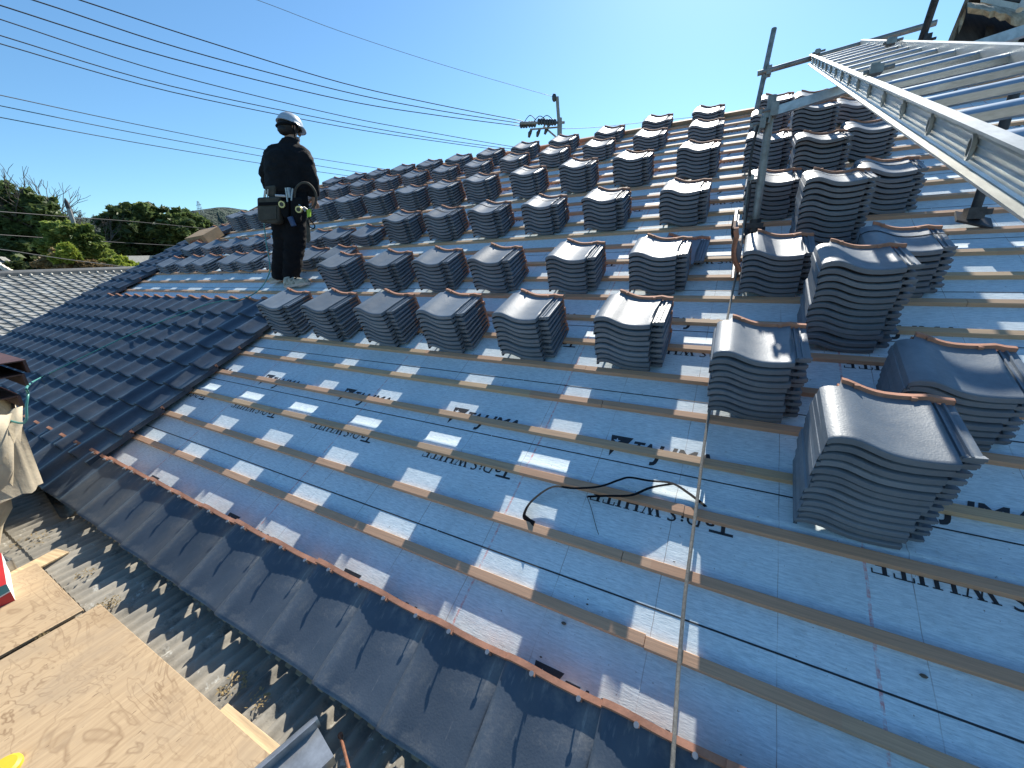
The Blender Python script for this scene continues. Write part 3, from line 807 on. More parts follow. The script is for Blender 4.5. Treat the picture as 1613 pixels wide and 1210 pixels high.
for k, (z, y) in enumerate(((.655, -.29), (.76, -.245), (.83, -.222))):
    pp = MB(); pp.box((-.15, y - .09, z), (1.30, .18, .006)); pp.box((-.15, y - .006, z - .034), (1.30, .012, .062)); pp.box((-.15, y - .174, z - .034), (1.30, .012, .062))
    o = pp.build('steel_channel', M['redbrown'], None)
    tag(o, ['lowest of three red-brown steel channels stacked at the left edge', 'middle of three red-brown steel channels stacked at the left edge', 'topmost of three red-brown steel channels stacked at the left edge'][k], 'steel channel', 'red-brown channels at the left edge')

# ------------------------------------------------------------------ hose, rope, loose band on the roof
def smooth_path(pts, sub=8):
    out = []; n = len(pts)
    for i in range(n - 1):
        p0, p1, p2, p3 = pts[max(i - 1, 0)], pts[i], pts[i + 1], pts[min(i + 2, n - 1)]
        for k in range(sub):
            t = k / sub
            out.append(.5 * ((2 * p1) + (p2 - p0) * t + (2 * p0 - 5 * p1 + 4 * p2 - p3) * t * t + (3 * p1 - p0 - 3 * p2 + p3) * t ** 3))
    out.append(pts[-1]); return out
WP = on_roof(462, 446, .03)                               # where the worker stands
WN = Vector((CF.x, CF.y, 0)).normalized()
WR = Vector((WN.y, -WN.x, 0))
def wpx(x, y, d=0.0):                                     # a point of the worker seen at that pixel, d behind (+) the plane through his feet
    return at_plane(x, y, WP + WN * d, WN)
hp = [wpx(416, 352, -.06), wpx(419, 380, -.12), wpx(424, 410, -.16), wpx(424, 430, -.2)] + [on_roof(x, y, .10) for x, y in ((414, 450), (398, 464), (378, 471))] + [on_roof(x, y, .135) for x, y in ((352, 474), (325, 480), (290, 493), (240, 512), (190, 534), (140, 558), (95, 580), (60, 597))]
hp += [Vector((.46, -.245, .69)), Vector((.58, -.275, .67)), Vector((.605, -.30, .62)), Vector((.59, -.33, .53)), Vector((.48, -.38, .56))]
h = MB(); h.tube(smooth_path(hp), .0055, 7)
tag(h.build('air_hose', M['hose'], None, None, False), 'thin teal hose running over the laid tiles up to the worker', 'hose')
rp = [(1180, 268), (1176, 310), (1167, 395), (1152, 470), (1137, 548), (1124, 610), (1111, 690), (1098, 790), (1088, 868), (1079, 940), (1069, 1055), (1061, 1180), (1056, 1260)]
rw = [.33, .22, .07, .06, .06, .05, .045, .045, .045, .045, .04, .06, .07]
h = MB(); h.tube(smooth_path([on_roof(x, y, w) for (x, y), w in zip(rp, rw)]), .0060, 7)
tag(h.build('grey_rope', M['rope'], None, None, False), 'taut grey rope lying down the roof from the scaffold post', 'rope')
bp = [(842, 826, .026), (832, 820, .018), (826, 811, .014), (838, 790, .02), (870, 768, .03), (905, 770, .035), (945, 767, .045), (975, 757, .05), (992, 753, .05), (1022, 758, .04), (1058, 762, .03), (1085, 778, .02), (1112, 799, .026)]
h = MB()
def ribbon(mb, pts, wd):
    ps = smooth_path([on_roof(x, y, w) for x, y, w in pts], 6); up = RM.to_3x3() @ Vector((0, 0, 1))
    lo, hi = [], []
    for i, p in enumerate(ps):
        t = (ps[min(i + 1, len(ps) - 1)] - ps[max(i - 1, 0)]).normalized(); a = (t.cross(up) * .8 + up * .6).normalized()
        lo.append(p - a * wd / 2 + up * .004); hi.append(p + a * wd / 2 + up * .004)
    mb.grid([lo, hi], 0, True)
    mb.grid([[q - up * .001 for q in lo], [q - up * .001 for q in hi]], 0, True, flip=True)
ribbon(h, bp, .021)
ribbon(h, [(925, 783, .012), (955, 782, .03), (994, 781, .035), (1025, 769, .04), (1060, 763, .032)], .021)
hh = [on_roof(x, y, w) for x, y, w in ((925, 783, .012), (931, 800, .01), (939, 830, .008), (943, 842, .02))]
h.tube(smooth_path(hh, 4), .0012, 5)
tag(h.build('loose_band', M['strap'], None, None, False), 'loose black plastic band lying in a twisted loop on the underlayment', 'plastic band')
# torn debris bits lie on the sheet too
db = MB(); dk = db
for (x, y, s_) in ((888, 982, .012), (925, 952, .006), (848, 1058, .005), (1455, 1065, .012), (852, 1035, .006), (926, 944, .004), (1062, 885, .005)):
    p = on_roof(x, y, .006); a = r3.uniform(0, 6)
    db.ball(p, (s_ * .8, s_ * .5, s_ * .35), 6, 4)
tag(db.build('dirt_crumbs', M['bark'], None, None, False), 'dark crumbs of dirt on the white underlayment', 'dirt', kind='stuff')

# cardboard box on the far left of the roof
kb = empty('cardboard_box', mat=RM @ Matrix.Translation((-4.55, 3.50, .03)) @ Matrix.Rotation(R_(8), 4, 'Z')); tag(kb, 'flat brown cardboard box with red lettering at the far left of the roof', 'box')
b = MB(); b.box((0, .17, .08), (.50, .34, .16)); b.build('box_body', M['card'], kb)
b = MB(); 
_c = bpy.data.curves.new('t', 'FONT'); _c.body = 'VASAKI'; _c.size = .10; _c.offset = .002
_o = bpy.data.objects.new('t', _c); COL.objects.link(_o); _m = bpy.data.meshes.new_from_object(_o.evaluated_get(bpy.context.evaluated_depsgraph_get()))
b.add([Matrix.Translation((-.20, -.0015, .045)) @ Matrix.Rotation(R_(90), 4, 'X') @ Vector((q.co.x * 1.05, q.co.y, 0)) for q in _m.vertices], [list(p.vertices) for p in _m.polygons])
bpy.data.objects.remove(_o); b.build('lettering', M['red_ink'], kb, None, False)

# ------------------------------------------------------------------ scaffold pipes
def clamp(mb, p, s=1.0):
    r5 = random.Random(int(p.x * 997))
    mb.box(p, (.075 * s, .07 * s, .05 * s), None); mb.box(p + Vector((.02, -.045, .01)) * s, (.04 * s, .04 * s, .07 * s))
    mb.tube([p + Vector((-.06, -.03, .01)) * s, p + Vector((.07, -.035, .015)) * s], .009 * s, 6)
    mb.tube([p + Vector((.0, -.05, -.06)) * s, p + Vector((.01, -.05, .06)) * s], .008 * s, 6); mb.box(p + Vector((-.055, -.03, .01)) * s, (.02 * s, .028 * s, .028 * s))
PB = on_roof(1187, 368, .03)
post = empty('scaffold_post', PB); tag(post, 'stout grey scaffold post with clamps standing on the battens beside the rope', 'scaffold post')
top = PB + Vector((0, 0, .80))
b = MB(); b.tube([PB - PB + Vector((0, 0, .02)), top - PB], .0243, 14); b.build('pipe', M['galv_old'], post)
b = MB(); b.box((0, 0, .008), (.13, .13, .012), RM.to_3x3().to_4x4()); b.tube([(0, 0, .01), (0, 0, .09)], .034, 12); b.box((.0, -.03, .05), (.10, .02, .03)); b.build('base_foot', M['dark_steel'], post)
for q, k in (((0, -.01, .70), 1.0), ((-.05, .0, .64), .8), ((-.06, -.02, .34), .5)):
    b = MB(); clamp(b, Vector(q), k); b.build('clamp', M['galv_old'], post)
b = MB(); b.tube(smooth_path([Vector((-.06, -.03, .64)), Vector((-.075, -.03, .45)), Vector((-.055, -.02, .25)), Vector((-.06, -.02, .02))]), .009, 6); b.build('lashing', M['dark_steel'], post)
# thinner pole behind, rising above the skyline
Q0 = on_roof(1192, 226, .03); Q0 = roof(3.70, 5.30, .0)
def vertical_through(x, y, base):                          # height at which a vertical from base passes that pixel row
    r = ray(x, y); n = Vector((r.x, r.y, 0)).cross(Vector((0, 0, 1)))
    d = ((Vector((base.x, base.y, 0)) - Vector((CAMP.x, CAMP.y, 0))).length) / Vector((r.x, r.y, 0)).length
    return CAMP.z + r.z * d
p_top = at(1219.5, 45, (Q0 - CAMP).length * 1.07)
pole = empty('scaffold_pole', Q0); tag(pole, 'slim scaffold pole rising above the skyline behind the stout post', 'scaffold pole')
b = MB(); b.tube([Vector((0, 0, 0)), p_top - Q0], .0243, 12); b.build('pipe', M['galv_old'], pole)
pc = Q0 + (p_top - Q0) * .70
pc = at(1207, 116, (Q0 + (p_top - Q0) * .66 - CAMP).length)
b = MB(); clamp(b, pc - Q0, 1.1); b.build('clamp', M['galv_old'], pole)
# ladder
SL = R_(19.5); LD = Vector((0, math.cos(SL), math.sin(SL))); LR = Vector((math.cos(R_(4)), 0, math.sin(R_(4)))); LU = LR.cross(LD).normalized()
P0 = Vector((4.1302, 1.00188, 1.62994))
lad = empty('ladder', P0); tag(lad, 'long aluminium ladder laid up towards the ridge on scaffold pipes, top right', 'ladder')
LWD = .37
def rail(side):
    b = MB(); o = LR * (LWD * side); sgn = -1 if side == 0 else 1
    out = LR * sgn
    y0, y1 = -5.62, 4.02
    # channel: web with ribs, two flanges pointing outwards
    pr = [(.020, .040), (.020, .035), (.003, .035), (0, .031), (0, .020), (.003, .018), (0, .016), (0, .006), (.003, .004), (0, .002), (0, -.008), (.003, -.010), (0, -.012), (0, -.020), (.003, -.022), (0, -.024), (0, -.031), (.003, -.035), (.022, -.035), (.022, -.040), (-.004, -.040), (-.004, .040)]
    pts = [out * a + LU * c for a, c in pr]
    A = [o + p + LD * y0 for p in pts]; B = [o + p + LD * y1 for p in pts]; n = len(pts)
    b.add(A + B, [(i, (i + 1) % n, n + (i + 1) % n, n + i) for i in range(n)] + [list(range(n)), list(range(2 * n - 1, n - 1, -1))])
    return b
rail(0).build('rail', M['alu_dull'], lad); rail(1).build('rail', M['alu_dull'], lad)
for k in range(-18, 13):
    b = MB(); c = LD * (.3 * k + .0)
    sec = [(-.028, .010), (-.018, .0165), (.018, .0165), (.028, .010), (.028, -.010), (.018, -.0165), (-.018, -.0165), (-.028, -.010)]
    A = [c + LD * a + LU * d for a, d in sec]; B = [q + LR * LWD for q in A]
    b.add([q - LR * .0 for q in A] + B, [(i, (i + 1) % 8, 8 + (i + 1) % 8, 8 + i) for i in range(8)])
    o = b.build('rung', M['alu'], lad)
    e = MB(); r0 = []
    for rr in (1.0, .72):
        r0.append([c - LR * .004 + LD * (.011 * rr * math.cos(2 * math.pi * i / 16)) + LU * (.024 * rr * math.sin(2 * math.pi * i / 16)) for i in range(17)])
    e.grid([r0[0], [q - LR * .006 for q in r0[0]]], 0, True); e.grid([[q - LR * .006 for q in r0[0]], [q - LR * .006 for q in r0[1]]], 0, True); e.grid([[q - LR * .006 for q in r0[1]], [q + LR * .003 for q in r0[1]]], 0, True)
    e.add([q + LR * .0005 for q in r0[1][:-1]], [list(range(16))], 1)
    e.build('rung_end', [M['alu_dull'], M['dark_steel']], o, 40, False)
for k, sx, w_ in ((.78, .03, .045), (3.80, .03, .045), (2.35, LWD - .05, .05)):
    b = MB(); c = LD * k + LR * sx + LU * .05
    b.box(c, (w_, .05, .030)); b.tube([c - LR * .04, c + LR * .06], .009, 6); b.box(c + LD * .03, (.03, .03, .045))
    b.build('hook', M['galv_old'], lad)
# bars that carry the ladder
def bar(name, p, q, r, label, cat, square=False, mat='galv_old', ext=None):
    b = MB()
    if square:
        d = (q - p).normalized(); x = d.cross(Vector((0, 0, 1))).normalized(); y = x.cross(d)
        A = [p + x * a * r + y * c * r for a, c in ((-1, -1), (1, -1), (1, 1), (-1, 1))]; B = [t + (q - p) for t in A]
        b.add(A + B, [(i, (i + 1) % 4, 4 + (i + 1) % 4, 4 + i) for i in range(4)] + [(3, 2, 1, 0), (4, 5, 6, 7)])
    else: b.tube([p, q], r, 12)
    return tag(b.build(name, M[mat]), label, cat)
pe = at(1290, 99, (P0 + LD * 3.9 - CAMP).length); dist_c = (pc - CAMP).length
pb = pc + Vector((1, 0, .0)) * .05
bar('scaffold_tube', pc + Vector((-.08, -.05, .0)), pc + Vector((1.25, -.05, .10)), .0243, 'horizontal grey scaffold tube from the slim pole to the ladder top', 'scaffold tube')
t0 = top + Vector((.02, -.04, -.10))
bar('square_bar', t0, t0 + Vector((1.30, .10, .235)), .024, 'square steel bar clamped to the post head, running under the ladder', 'square bar', True, 'galv')
FB = on_roof(1530, 350, .03)
sup = empty('ladder_support', FB); tag(sup, 'dark steel prop with a flat foot under the ladder at the far right', 'prop')
b = MB(); b.tube([Vector((0, 0, .02)), Vector((0.02, 0, .62))], .022, 12); b.build('pipe', M['dark_steel'], sup)
b = MB(); b.box((0, 0, .012), (.16, .12, .012), Matrix.Rotation(R_(18), 4, 'Y') @ Matrix.Rotation(TH, 4, 'X')); b.box((.0, 0, .045), (.07, .07, .06)); b.box((.045, 0, .05), (.04, .05, .03)); b.build('foot', M['dark_steel'], sup)
# pole that rises behind the ladder
G0 = roof(5.25, 4.6, .0); G1 = at(1475, -6, (G0 - CAMP).length * .98); g0 = at(1449, 72, (G0 - CAMP).length * .99)
gp_ = empty('scaffold_pole', G0); tag(gp_, 'dark scaffold pole rising behind the ladder beside the old roof corner', 'scaffold pole')
dirg = (G1 - g0)
b = MB(); b.tube([g0 - dirg * 1.6 - G0, G1 + dirg * .5 - G0], .0243, 12); b.build('pipe', M['dark_steel'], gp_)
b = MB(); clamp(b, g0 - G0, 1.1); b.build('clamp', M['dark_steel'], gp_)

# ------------------------------------------------------------------ old roof corner, top right
OD = 5.2
def q_(x, y, d=OD): return at_depth(x, y, d)
old = empty('old_house', q_(1560, 60)); tag(old, 'old house roof corner with dark boarded soffit and rough pale beams, top right', 'house')
Tinv = Matrix.Translation(-q_(1560, 60)); ext = ray(1545, 60); ext.z = 0; ext.normalize()
def opart(name, poly, th, mat, d=OD, dd=None):
    b = MB(); b.prism([q_(x, y, d if dd is None else dd[i]) for i, (x, y) in enumerate(poly)], ext * th)
    o = b.build(name, M[mat], old, 30); o.matrix_parent_inverse = Tinv; return o
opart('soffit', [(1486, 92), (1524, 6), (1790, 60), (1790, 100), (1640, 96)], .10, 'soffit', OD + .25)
b = MB(); rows = []; r6 = random.Random(2)
for i in range(28):
    t = i / 27; x = 1524 + 230 * t; y0 = 2 + 95 * t * .40 + r6.uniform(-1.5, 1.5); y1 = y0 + 15 + 14 * min(1, t * 2) + r6.uniform(-2, 2)
    rows.append([q_(x, y0, OD + .12), q_(x, y0 + 2, OD), q_(x, (y0 + y1) / 2 + r6.uniform(-1, 1), OD - .05 + r6.uniform(-.015, .015)), q_(x, y1, OD), q_(x, y1 + 1, OD + .12)])
b.grid(rows, 0, True); o = b.build('purlin', M['beam'], old, 50, False); o.matrix_parent_inverse = Tinv
opart('verge_strip', [(1482, 92), (1522, -6), (1527, -4), (1488, 94)], .25, 'wood_old', OD + .1)
def lens(x0, y0, x1, y1, w):
    n = 9; a = Vector((x0, y0)); c = Vector((x1, y1)); d = c - a; nn = Vector((-d.y, d.x)).normalized()
    L = [a + d * (i / n) + nn * w * math.sin(math.pi * (.12 + .88 * i / n)) for i in range(n + 1)]; Rr = [a + d * (i / n) - nn * w * .55 * math.sin(math.pi * (.2 + .8 * i / n)) for i in range(n, -1, -1)]
    return [(p.x, p.y) for p in L + Rr]
opart('rafter', lens(1521, 14, 1510, 50, 4.5), .10, 'beam', OD + .10)
opart('rafter', lens(1608, 45, 1588, 92, 7.5), .10, 'beam', OD + .05)
opart('soffit_rib', [(1553, 42), (1566, 38), (1562, 92), (1548, 92)], .05, 'soffit', OD + .18)
opart('fascia', [(1545, -6), (1790, 40), (1790, 62), (1545, 3)], .06, 'plaster', OD + .30)
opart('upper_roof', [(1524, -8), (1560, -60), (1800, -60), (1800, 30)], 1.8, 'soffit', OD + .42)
b = MB(); b.tube([q_(1606, 16, OD - .1), q_(1620, -10, OD - .1)], .035, 12); o = b.build('drain_pipe', M['plaster'], old); o.matrix_parent_inverse = Tinv
p1, p2 = q_(1542, 90, OD + .62), q_(1780, 98, OD + .62); p1.z = p2.z = min(p1.z, p2.z)
b = MB(); b.prism([p1, p2, Vector((p2.x, p2.y, -5.2)), Vector((p1.x, p1.y, -5.2))], ext * 2.6); o = b.build('wall', M['wood_old'], old); o.matrix_parent_inverse = Tinv
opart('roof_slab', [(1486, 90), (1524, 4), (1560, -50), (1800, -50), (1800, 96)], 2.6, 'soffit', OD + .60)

# ------------------------------------------------------------------ power lines and poles
UPD = 26.0
pole_b = at(881, 212, UPD); pole_t = at(877.5, 152, UPD)
up_ = empty('utility_pole', (pole_b.x, pole_b.y, -5.2)); tag(up_, 'concrete utility pole with a crossarm of insulators on the skyline', 'utility pole')
Tu = Matrix.Translation((-pole_b.x, -pole_b.y, 5.2))
def upart(name, b, m): o = b.build(name, M[m], up_); o.matrix_parent_inverse = Tu; return o
b = MB(); b.tube([Vector((pole_b.x, pole_b.y, -5.2)), at(881.5, 186, UPD)], [.16, .13], 12); upart('shaft', b, 'concrete')
b = MB(); b.tube([at(880.8, 200, UPD), at(877.5, 152, UPD)], .085, 10); upart('top_post', b, 'concrete')
b = MB(); b.tube([at(820, 194, UPD - .6), at(889, 193, UPD + .2)], .07, 8); b.tube([at(835, 204, UPD - .5), at(885, 200, UPD + .1)], .045, 8); b.tube([at(856, 199, UPD), at(876, 216, UPD)], .05, 8); upart('crossarm', b, 'concrete')
for x, y in ((821, 197), (834, 196), (849, 192), (866, 193), (858, 193)):
    b = MB(); c = at(x, y, UPD - .3)
    for k in range(3): b.ball(c + WR * (.14 * k), (.10, .10, .17), 8, 5)
    upart('insulator', b, 'insul')
for (x0, y0, x1, y1) in ((838, 203, 833, 217), (851, 203, 846, 216), (865, 198, 858, 212)):
    b = MB(); b.tube([at(x0, y0, UPD), at((x0 + x1) / 2 - 1, (y0 + y1) / 2, UPD), at(x1, y1, UPD)], [.05, .11, .06], 8); upart('fuse', b, 'insul')
for (x0, y0, x1, y1) in ((824, 196, 845, 190), (838, 195, 862, 191), (850, 192, 872, 190)):
    b = MB(); b.tube(smooth_path([at(x0, y0, UPD - .3), at((x0 + x1) / 2, min(y0, y1) - 8, UPD - .3), at(x1, y1, UPD - .2)]), .02, 5); upart('jumper', b, 'cable')
b = MB(); b.ball(at(873, 154, UPD), (.13, .13, .2), 8, 5); upart('insulator', b, 'insul')
def wire(name, pts, d0, d1, r, label, mat='cable', group='overhead lines'):
    """photo points from left to right, distance from d0 to d1"""
    n = len(pts); xs = [p[0] for p in pts]; ps = []
    for x, y in pts:
        t = (x - xs[0]) / (xs[-1] - xs[0]); ps.append(at(x, y, d0 + (d1 - d0) * t))
    b = MB(); b.tube(smooth_path(ps, 6), r, 5)
    return tag(b.build(name, M[mat], None, None, False), label, 'power line', group)
wire('power_line', [(-160, -96), (0, -41), (125, 0), (330, 67), (540, 131), (690, 165), (824, 191)], 20, UPD - .3, .020, 'topmost of the five thick black lines reaching the crossarm')
wire('power_line', [(-160, -60), (51, 0), (290, 78), (540, 144), (690, 174), (824, 195)], 20.2, UPD - .3, .020, 'second from top of the thick black lines reaching the crossarm')
wire('power_line', [(-160, -44), (0, 8.5), (270, 92), (540, 157.5), (690, 182), (821, 199)], 20.4, UPD - .3, .020, 'third from top of the thick black lines, ending at the crossarm tip')
wire('power_line', [(-160, -22), (0, 30.5), (270, 117), (540, 183), (690, 211), (800, 230), (860, 238)], 20.4, UPD + .5, .017, 'black line just above the worker, passing behind the upper stacks')
wire('power_line', [(-160, 8), (0, 56), (270, 136), (540, 193), (690, 219), (800, 234), (860, 241)], 20.4, UPD + .5, .017, 'second lowest of the lines crossing just above the helmet')
wire('power_line', [(-160, 22), (0, 69), (270, 145), (540, 200), (690, 223), (800, 238), (860, 246)], 20.4, UPD + .5, .017, 'lowest of the lines crossing just above the helmet')
wire('power_line', [(-160, 116), (0, 150), (210, 195), (417, 236), (540, 256.5), (640, 272), (760, 292)], 22, 32, .015, 'topmost of three thin lines passing behind the worker at chest height')
wire('power_line', [(-160, 134), (0, 166.7), (210, 209), (417, 247), (540, 267.6), (640, 283), (760, 303)], 22, 32, .015, 'middle of three thin lines passing behind the worker')
wire('power_line', [(-160, 154), (0, 185), (210, 224), (417, 258.5), (540, 276), (640, 290), (760, 309)], 22, 32, .015, 'lowest of three thin lines passing behind the worker at elbow height')
wire('power_line', [(250, -52), (405, 0), (540, 50.8), (700, 103), (873, 153)], 22, UPD, .010, 'thin pale line running alone to the top of the utility pole', 'cable_grey')
wire('power_line', [(885, 203), (935, 201), (985, 196), (1060, 188), (1160, 178)], UPD, UPD + 8, .013, 'short line leaving the utility pole to the right behind the stacks')
wire('power_line', [(-140, 325), (0, 333.6), (104, 341.5), (220, 350), (330, 361), (420, 371)], 24, 34, .018, 'highest of three dark cables crossing in front of the trees')
wire('power_line', [(-140, 362), (0, 370), (104, 377), (220, 384), (330, 390), (420, 395)], 24, 34, .018, 'middle of three dark cables crossing in front of the trees')
wire('power_line', [(-140, 378), (0, 393), (60, 402), (130, 412), (230, 424), (330, 435)], 18, 26, .015, 'lowest cable sagging across the trees above the grey tiled roof')
# slanted-looking pole among the trees
PD = 27.0; p1 = at(104, 317, PD); 
tp = empty('utility_pole', (p1.x, p1.y, -5.2)); tag(tp, 'bare grey pole standing among the trees at the left', 'utility pole')
b = MB(); b.tube([(0, 0, 0), (0, 0, p1.z + 5.2 - .3)], [.11, .075], 10); b.build('shaft', M['concrete'], tp)
b = MB(); b.tube([(0, 0, p1.z + 5.2 - .3), (0, 0, p1.z + 5.2 - .05), (0, 0, p1.z + 5.2 + .12)], [.08, .08, .02], 10); b.build('cap', M['dark_steel'], tp)

# ------------------------------------------------------------------ neighbours
nbA = at(20, 434, 21.0); nbB = at(215, 434, 23.0)
def nb_roof():
    o = empty('neighbour_house', nbA); tag(o, 'neighbouring house with a weathered grey tiled roof beyond the left verge', 'house')
    Ti = Matrix.Translation(-nbA)
    rd_ = (nbB - nbA); rd_.z = 0; rd_.normalize()
    h_ = Vector((.93, -.30, 0)); h_ = (h_ - rd_ * h_.dot(rd_)).normalized(); dn = (h_ * math.cos(R_(27)) - Vector((0, 0, 1)) * math.sin(R_(27))); nrm = rd_.cross(dn).normalized()
    if nrm.z < 0: nrm = -nrm
    b = MB(); pw, pl = .27, .235; nu, nv = 46, 24
    A = nbA - rd_ * 4.0
    rr = random.Random(4)
    cols = []
    for k in range(nv):
        rows = []
        for (t, lift) in ((0, .012), (1.0, .045)):
            row = []
            for i in range(nu):
                for (fx, z) in ((0, .045), (.12, .05), (.28, .030), (.5, .008), (.72, .004), (.9, .018)):
                    row.append(A + rd_ * ((i + fx) * pw) + dn * ((k + t) * pl) + nrm * (z + lift))
            rows.append(row)
        rows.append([q - nrm * .04 for q in rows[-1]])
        b.grid(rows, 0, False)
    m = b.build('tiled_roof', M['nb_tile'], o, None, False); m.matrix_parent_inverse = Ti
    b = MB(); L = nu * pw
    b.tube([A + nrm * .05 + Vector((0, 0, .02)), A + rd_ * L + nrm * .05 + Vector((0, 0, .02))], .10, 10)
    b.box((0, 0, 0), (L, .30, .12), Matrix.Translation(A + rd_ * (L / 2) + nrm * .02) @ rd_.to_track_quat('X', 'Z').to_matrix().to_4x4())
    m = b.build('ridge', M['nb_ridge'], o); m.matrix_parent_inverse = Ti
    b = MB()
    for i in range(nu): b.ball(A + rd_ * (i * pw + .03) + dn * .16 + nrm * .07, (.045, .045, .045), 6, 4)
    m = b.build('ridge_end_tiles', M['plaster'], o, None, False); m.matrix_parent_inverse = Ti
    b = MB()
    f0 = A + dn * (nv * pl) * .9 + rd_ * .5; f1 = A + dn * (nv * pl) * .9 + rd_ * (L - .5); bk = -h_ * 9
    b.prism([Vector((f0.x, f0.y, -5.2)), Vector((f1.x, f1.y, -5.2)), Vector((f1.x, f1.y, -5.2)) + bk, Vector((f0.x, f0.y, -5.2)) + bk], (0, 0, f0.z + 5.0))
    m = b.build('wall', M['plaster'], o); m.matrix_parent_inverse = Ti
    b = MB(); db_ = -h_ * math.cos(R_(27)) - Vector((0, 0, 1)) * math.sin(R_(27))
    b.add([A, A + rd_ * L, A + rd_ * L + db_ * 5.4, A + db_ * 5.4], [(0, 1, 2, 3)]); m = b.build('rear_roof', M['nb_tile'], o); m.matrix_parent_inverse = Ti
nb_roof()
# gable corner at the far left
GD = 25.0; ga = at(-30, 402, GD); gb = at(32, 436, GD); gc = at(-90, 438, GD)
gh = empty('neighbour_house', at(0, 440, GD)); tag(gh, 'corner of a second grey tiled gable roof at the left edge', 'house'); Ti = Matrix.Translation(-at(0, 440, GD))
bk = Vector((-.9, .35, 0)) * 5
def gpart(name, poly, e, m, mat=None):
    b = MB(); b.prism(poly, e); o = b.build(name, M[m], gh, 30); o.matrix_parent_inverse = Ti
dwn = (gb - ga).normalized(); upn = Vector((0, 0, 1))
gpart('roof', [ga, gb, gb - upn * .16, ga - upn * .16], bk, 'nb_tile')
gpart('roof', [ga, gc, gc - upn * .16, ga - upn * .16], bk, 'nb_tile')
fr_ = Vector((.12, -.05, 0))
for k in range(9):
    p = ga + (gb - ga) * (k / 9); q = ga + (gb - ga) * ((k + .9) / 9)
    gpart('verge_tile', [p + upn * .10 + fr_, q + upn * .06 + fr_, q - upn * .14 + fr_, p - upn * .08 + fr_], -fr_ * 2.5, 'plaster')
gpart('wall', [ga - upn * .3, gb - upn * .3 - dwn * .4, gb - upn * 5, gc - upn * 5, gc - upn * .3], bk, 'plaster')

# garden wall behind the shrubs
wl = MB(); a_ = at(150, 412, 30); c_ = at(300, 408, 36)
wl.prism([Vector((a_.x, a_.y, -5.2)), Vector((c_.x, c_.y, -5.2)), Vector((c_.x, c_.y, c_.z + .25)), Vector((a_.x, a_.y, a_.z + .25))], Vector((-.2, .3, 0)))
tag(wl.build('garden_wall', M['concrete']), 'long grey garden wall partly hidden behind the shrubs', 'wall')

# ------------------------------------------------------------------ trees
def leaves(mb, c, rad, n, size, rr, shell=.35):
    for _ in range(n):
        while True:
            d = Vector((rr.uniform(-1, 1), rr.uniform(-1, 1), rr.uniform(-1, 1)))
            if .01 < d.length < 1: break
        d.normalize(); f = (shell + (1 - shell) * rr.random()) ** .6
        p = c + Vector((d.x * rad.x, d.y * rad.y, d.z * rad.z)) * f
        a = Vector((rr.uniform(-1, 1), rr.uniform(-1, 1), rr.uniform(-.6, .6))).normalized(); b_ = a.cross(Vector((rr.uniform(-1, 1), rr.uniform(-1, 1), rr.uniform(-1, 1)))).normalized()
        s_ = size * rr.uniform(.6, 1.35)
        mb.add([p - a * s_, p + b_ * s_ * .5, p + a * s_, p - b_ * s_ * .5], [(0, 1, 2, 3)])
def limb(mb, p, d, L, r, depth, rr, tips):
    q = p + d * L * .5 + Vector((rr.uniform(-.1, .1), rr.uniform(-.1, .1), 0)) * L; e = p + d * L
    mb.tube([p, q, e], [r, r * .85, r * .6], 6, 0, False)
    if depth == 0: tips.append(e); return
    for k in range(rr.randint(2, 3)):
        nd = (d + Vector((rr.uniform(-.8, .8), rr.uniform(-.8, .8), rr.uniform(-.2, .6)))).normalized()
        limb(mb, e, nd, L * rr.uniform(.6, .85), r * .6, depth - 1, rr, tips)
def tree(name, x, y, d, blobs, leaf, label, cat='tree', size=.22, dens=1.0, seed=1, group=None, trunk=True, spread=.16, bare=None):
    """blobs: (px, py, radius px, flatten) in the photo, at distance d"""
    rr = random.Random(seed); base = at(x, y, d)
    o = empty(name, (base.x, base.y, -5.2)); tag(o, label, cat, group); Ti = Matrix.Translation((-base.x, -base.y, 5.2))
    mb = MB(); tk = MB(); k_px = d / F_ * .62
    cs_ = []
    for (bx, by, br, fl) in blobs:
        dd = d + rr.uniform(-1, 1) * br * k_px * .8
        c = at(bx, by, dd); R0 = br * k_px; cs_.append((c, R0))
        # each blob is itself a cloud of leaf clumps
        ncl = max(5, int(26 * dens))
        for _ in range(ncl):
            v = Vector((rr.gauss(0, 1), rr.gauss(0, 1), rr.gauss(0, 1))).normalized() * (rr.random() ** .4)
            cc = c + Vector((v.x * R0, v.y * R0, v.z * R0 * fl)); cr = R0 * rr.uniform(.16, .34)
            leaves(mb, cc, Vector((cr, cr, cr * .8)), int(rr.uniform(36, 62) * dens), size, rr)
    m = mb.build('crown', M[leaf], o, None, False); m.matrix_parent_inverse = Ti
    if trunk:
        z1 = min(c.z for c, r in cs_) - .2
        tk.tube([Vector((base.x, base.y, -5.2)), Vector((base.x + .1, base.y, (z1 - 5.2) / 2)), Vector((base.x, base.y, z1))], [spread * 1.3, spread, spread * .8], 8)
        for c, r in cs_:
            s0 = Vector((base.x, base.y, z1 - .2)); tk.tube([s0, (s0 + c) / 2 + Vector((0, 0, .25)), c], [spread * .7, spread * .45, spread * .15], 6)
        m = tk.build('trunk', M['bark'], o, None, False); m.matrix_parent_inverse = Ti
    return o
TG = 'trees beyond the neighbouring roof'
tree('broadleaf_tree', 35, 405, 30, [(-25, 335, 38, .9), (20, 322, 34, .8), (55, 335, 32, .8), (-10, 375, 42, .8), (45, 372, 42, .8), (78, 360, 28, .8), (20, 405, 45, .6), (80, 395, 34, .6)], 'leaf_dark', 'large dark evergreen with bare twigs on top at the left edge', size=.20, dens=1.25, seed=2, group=TG)
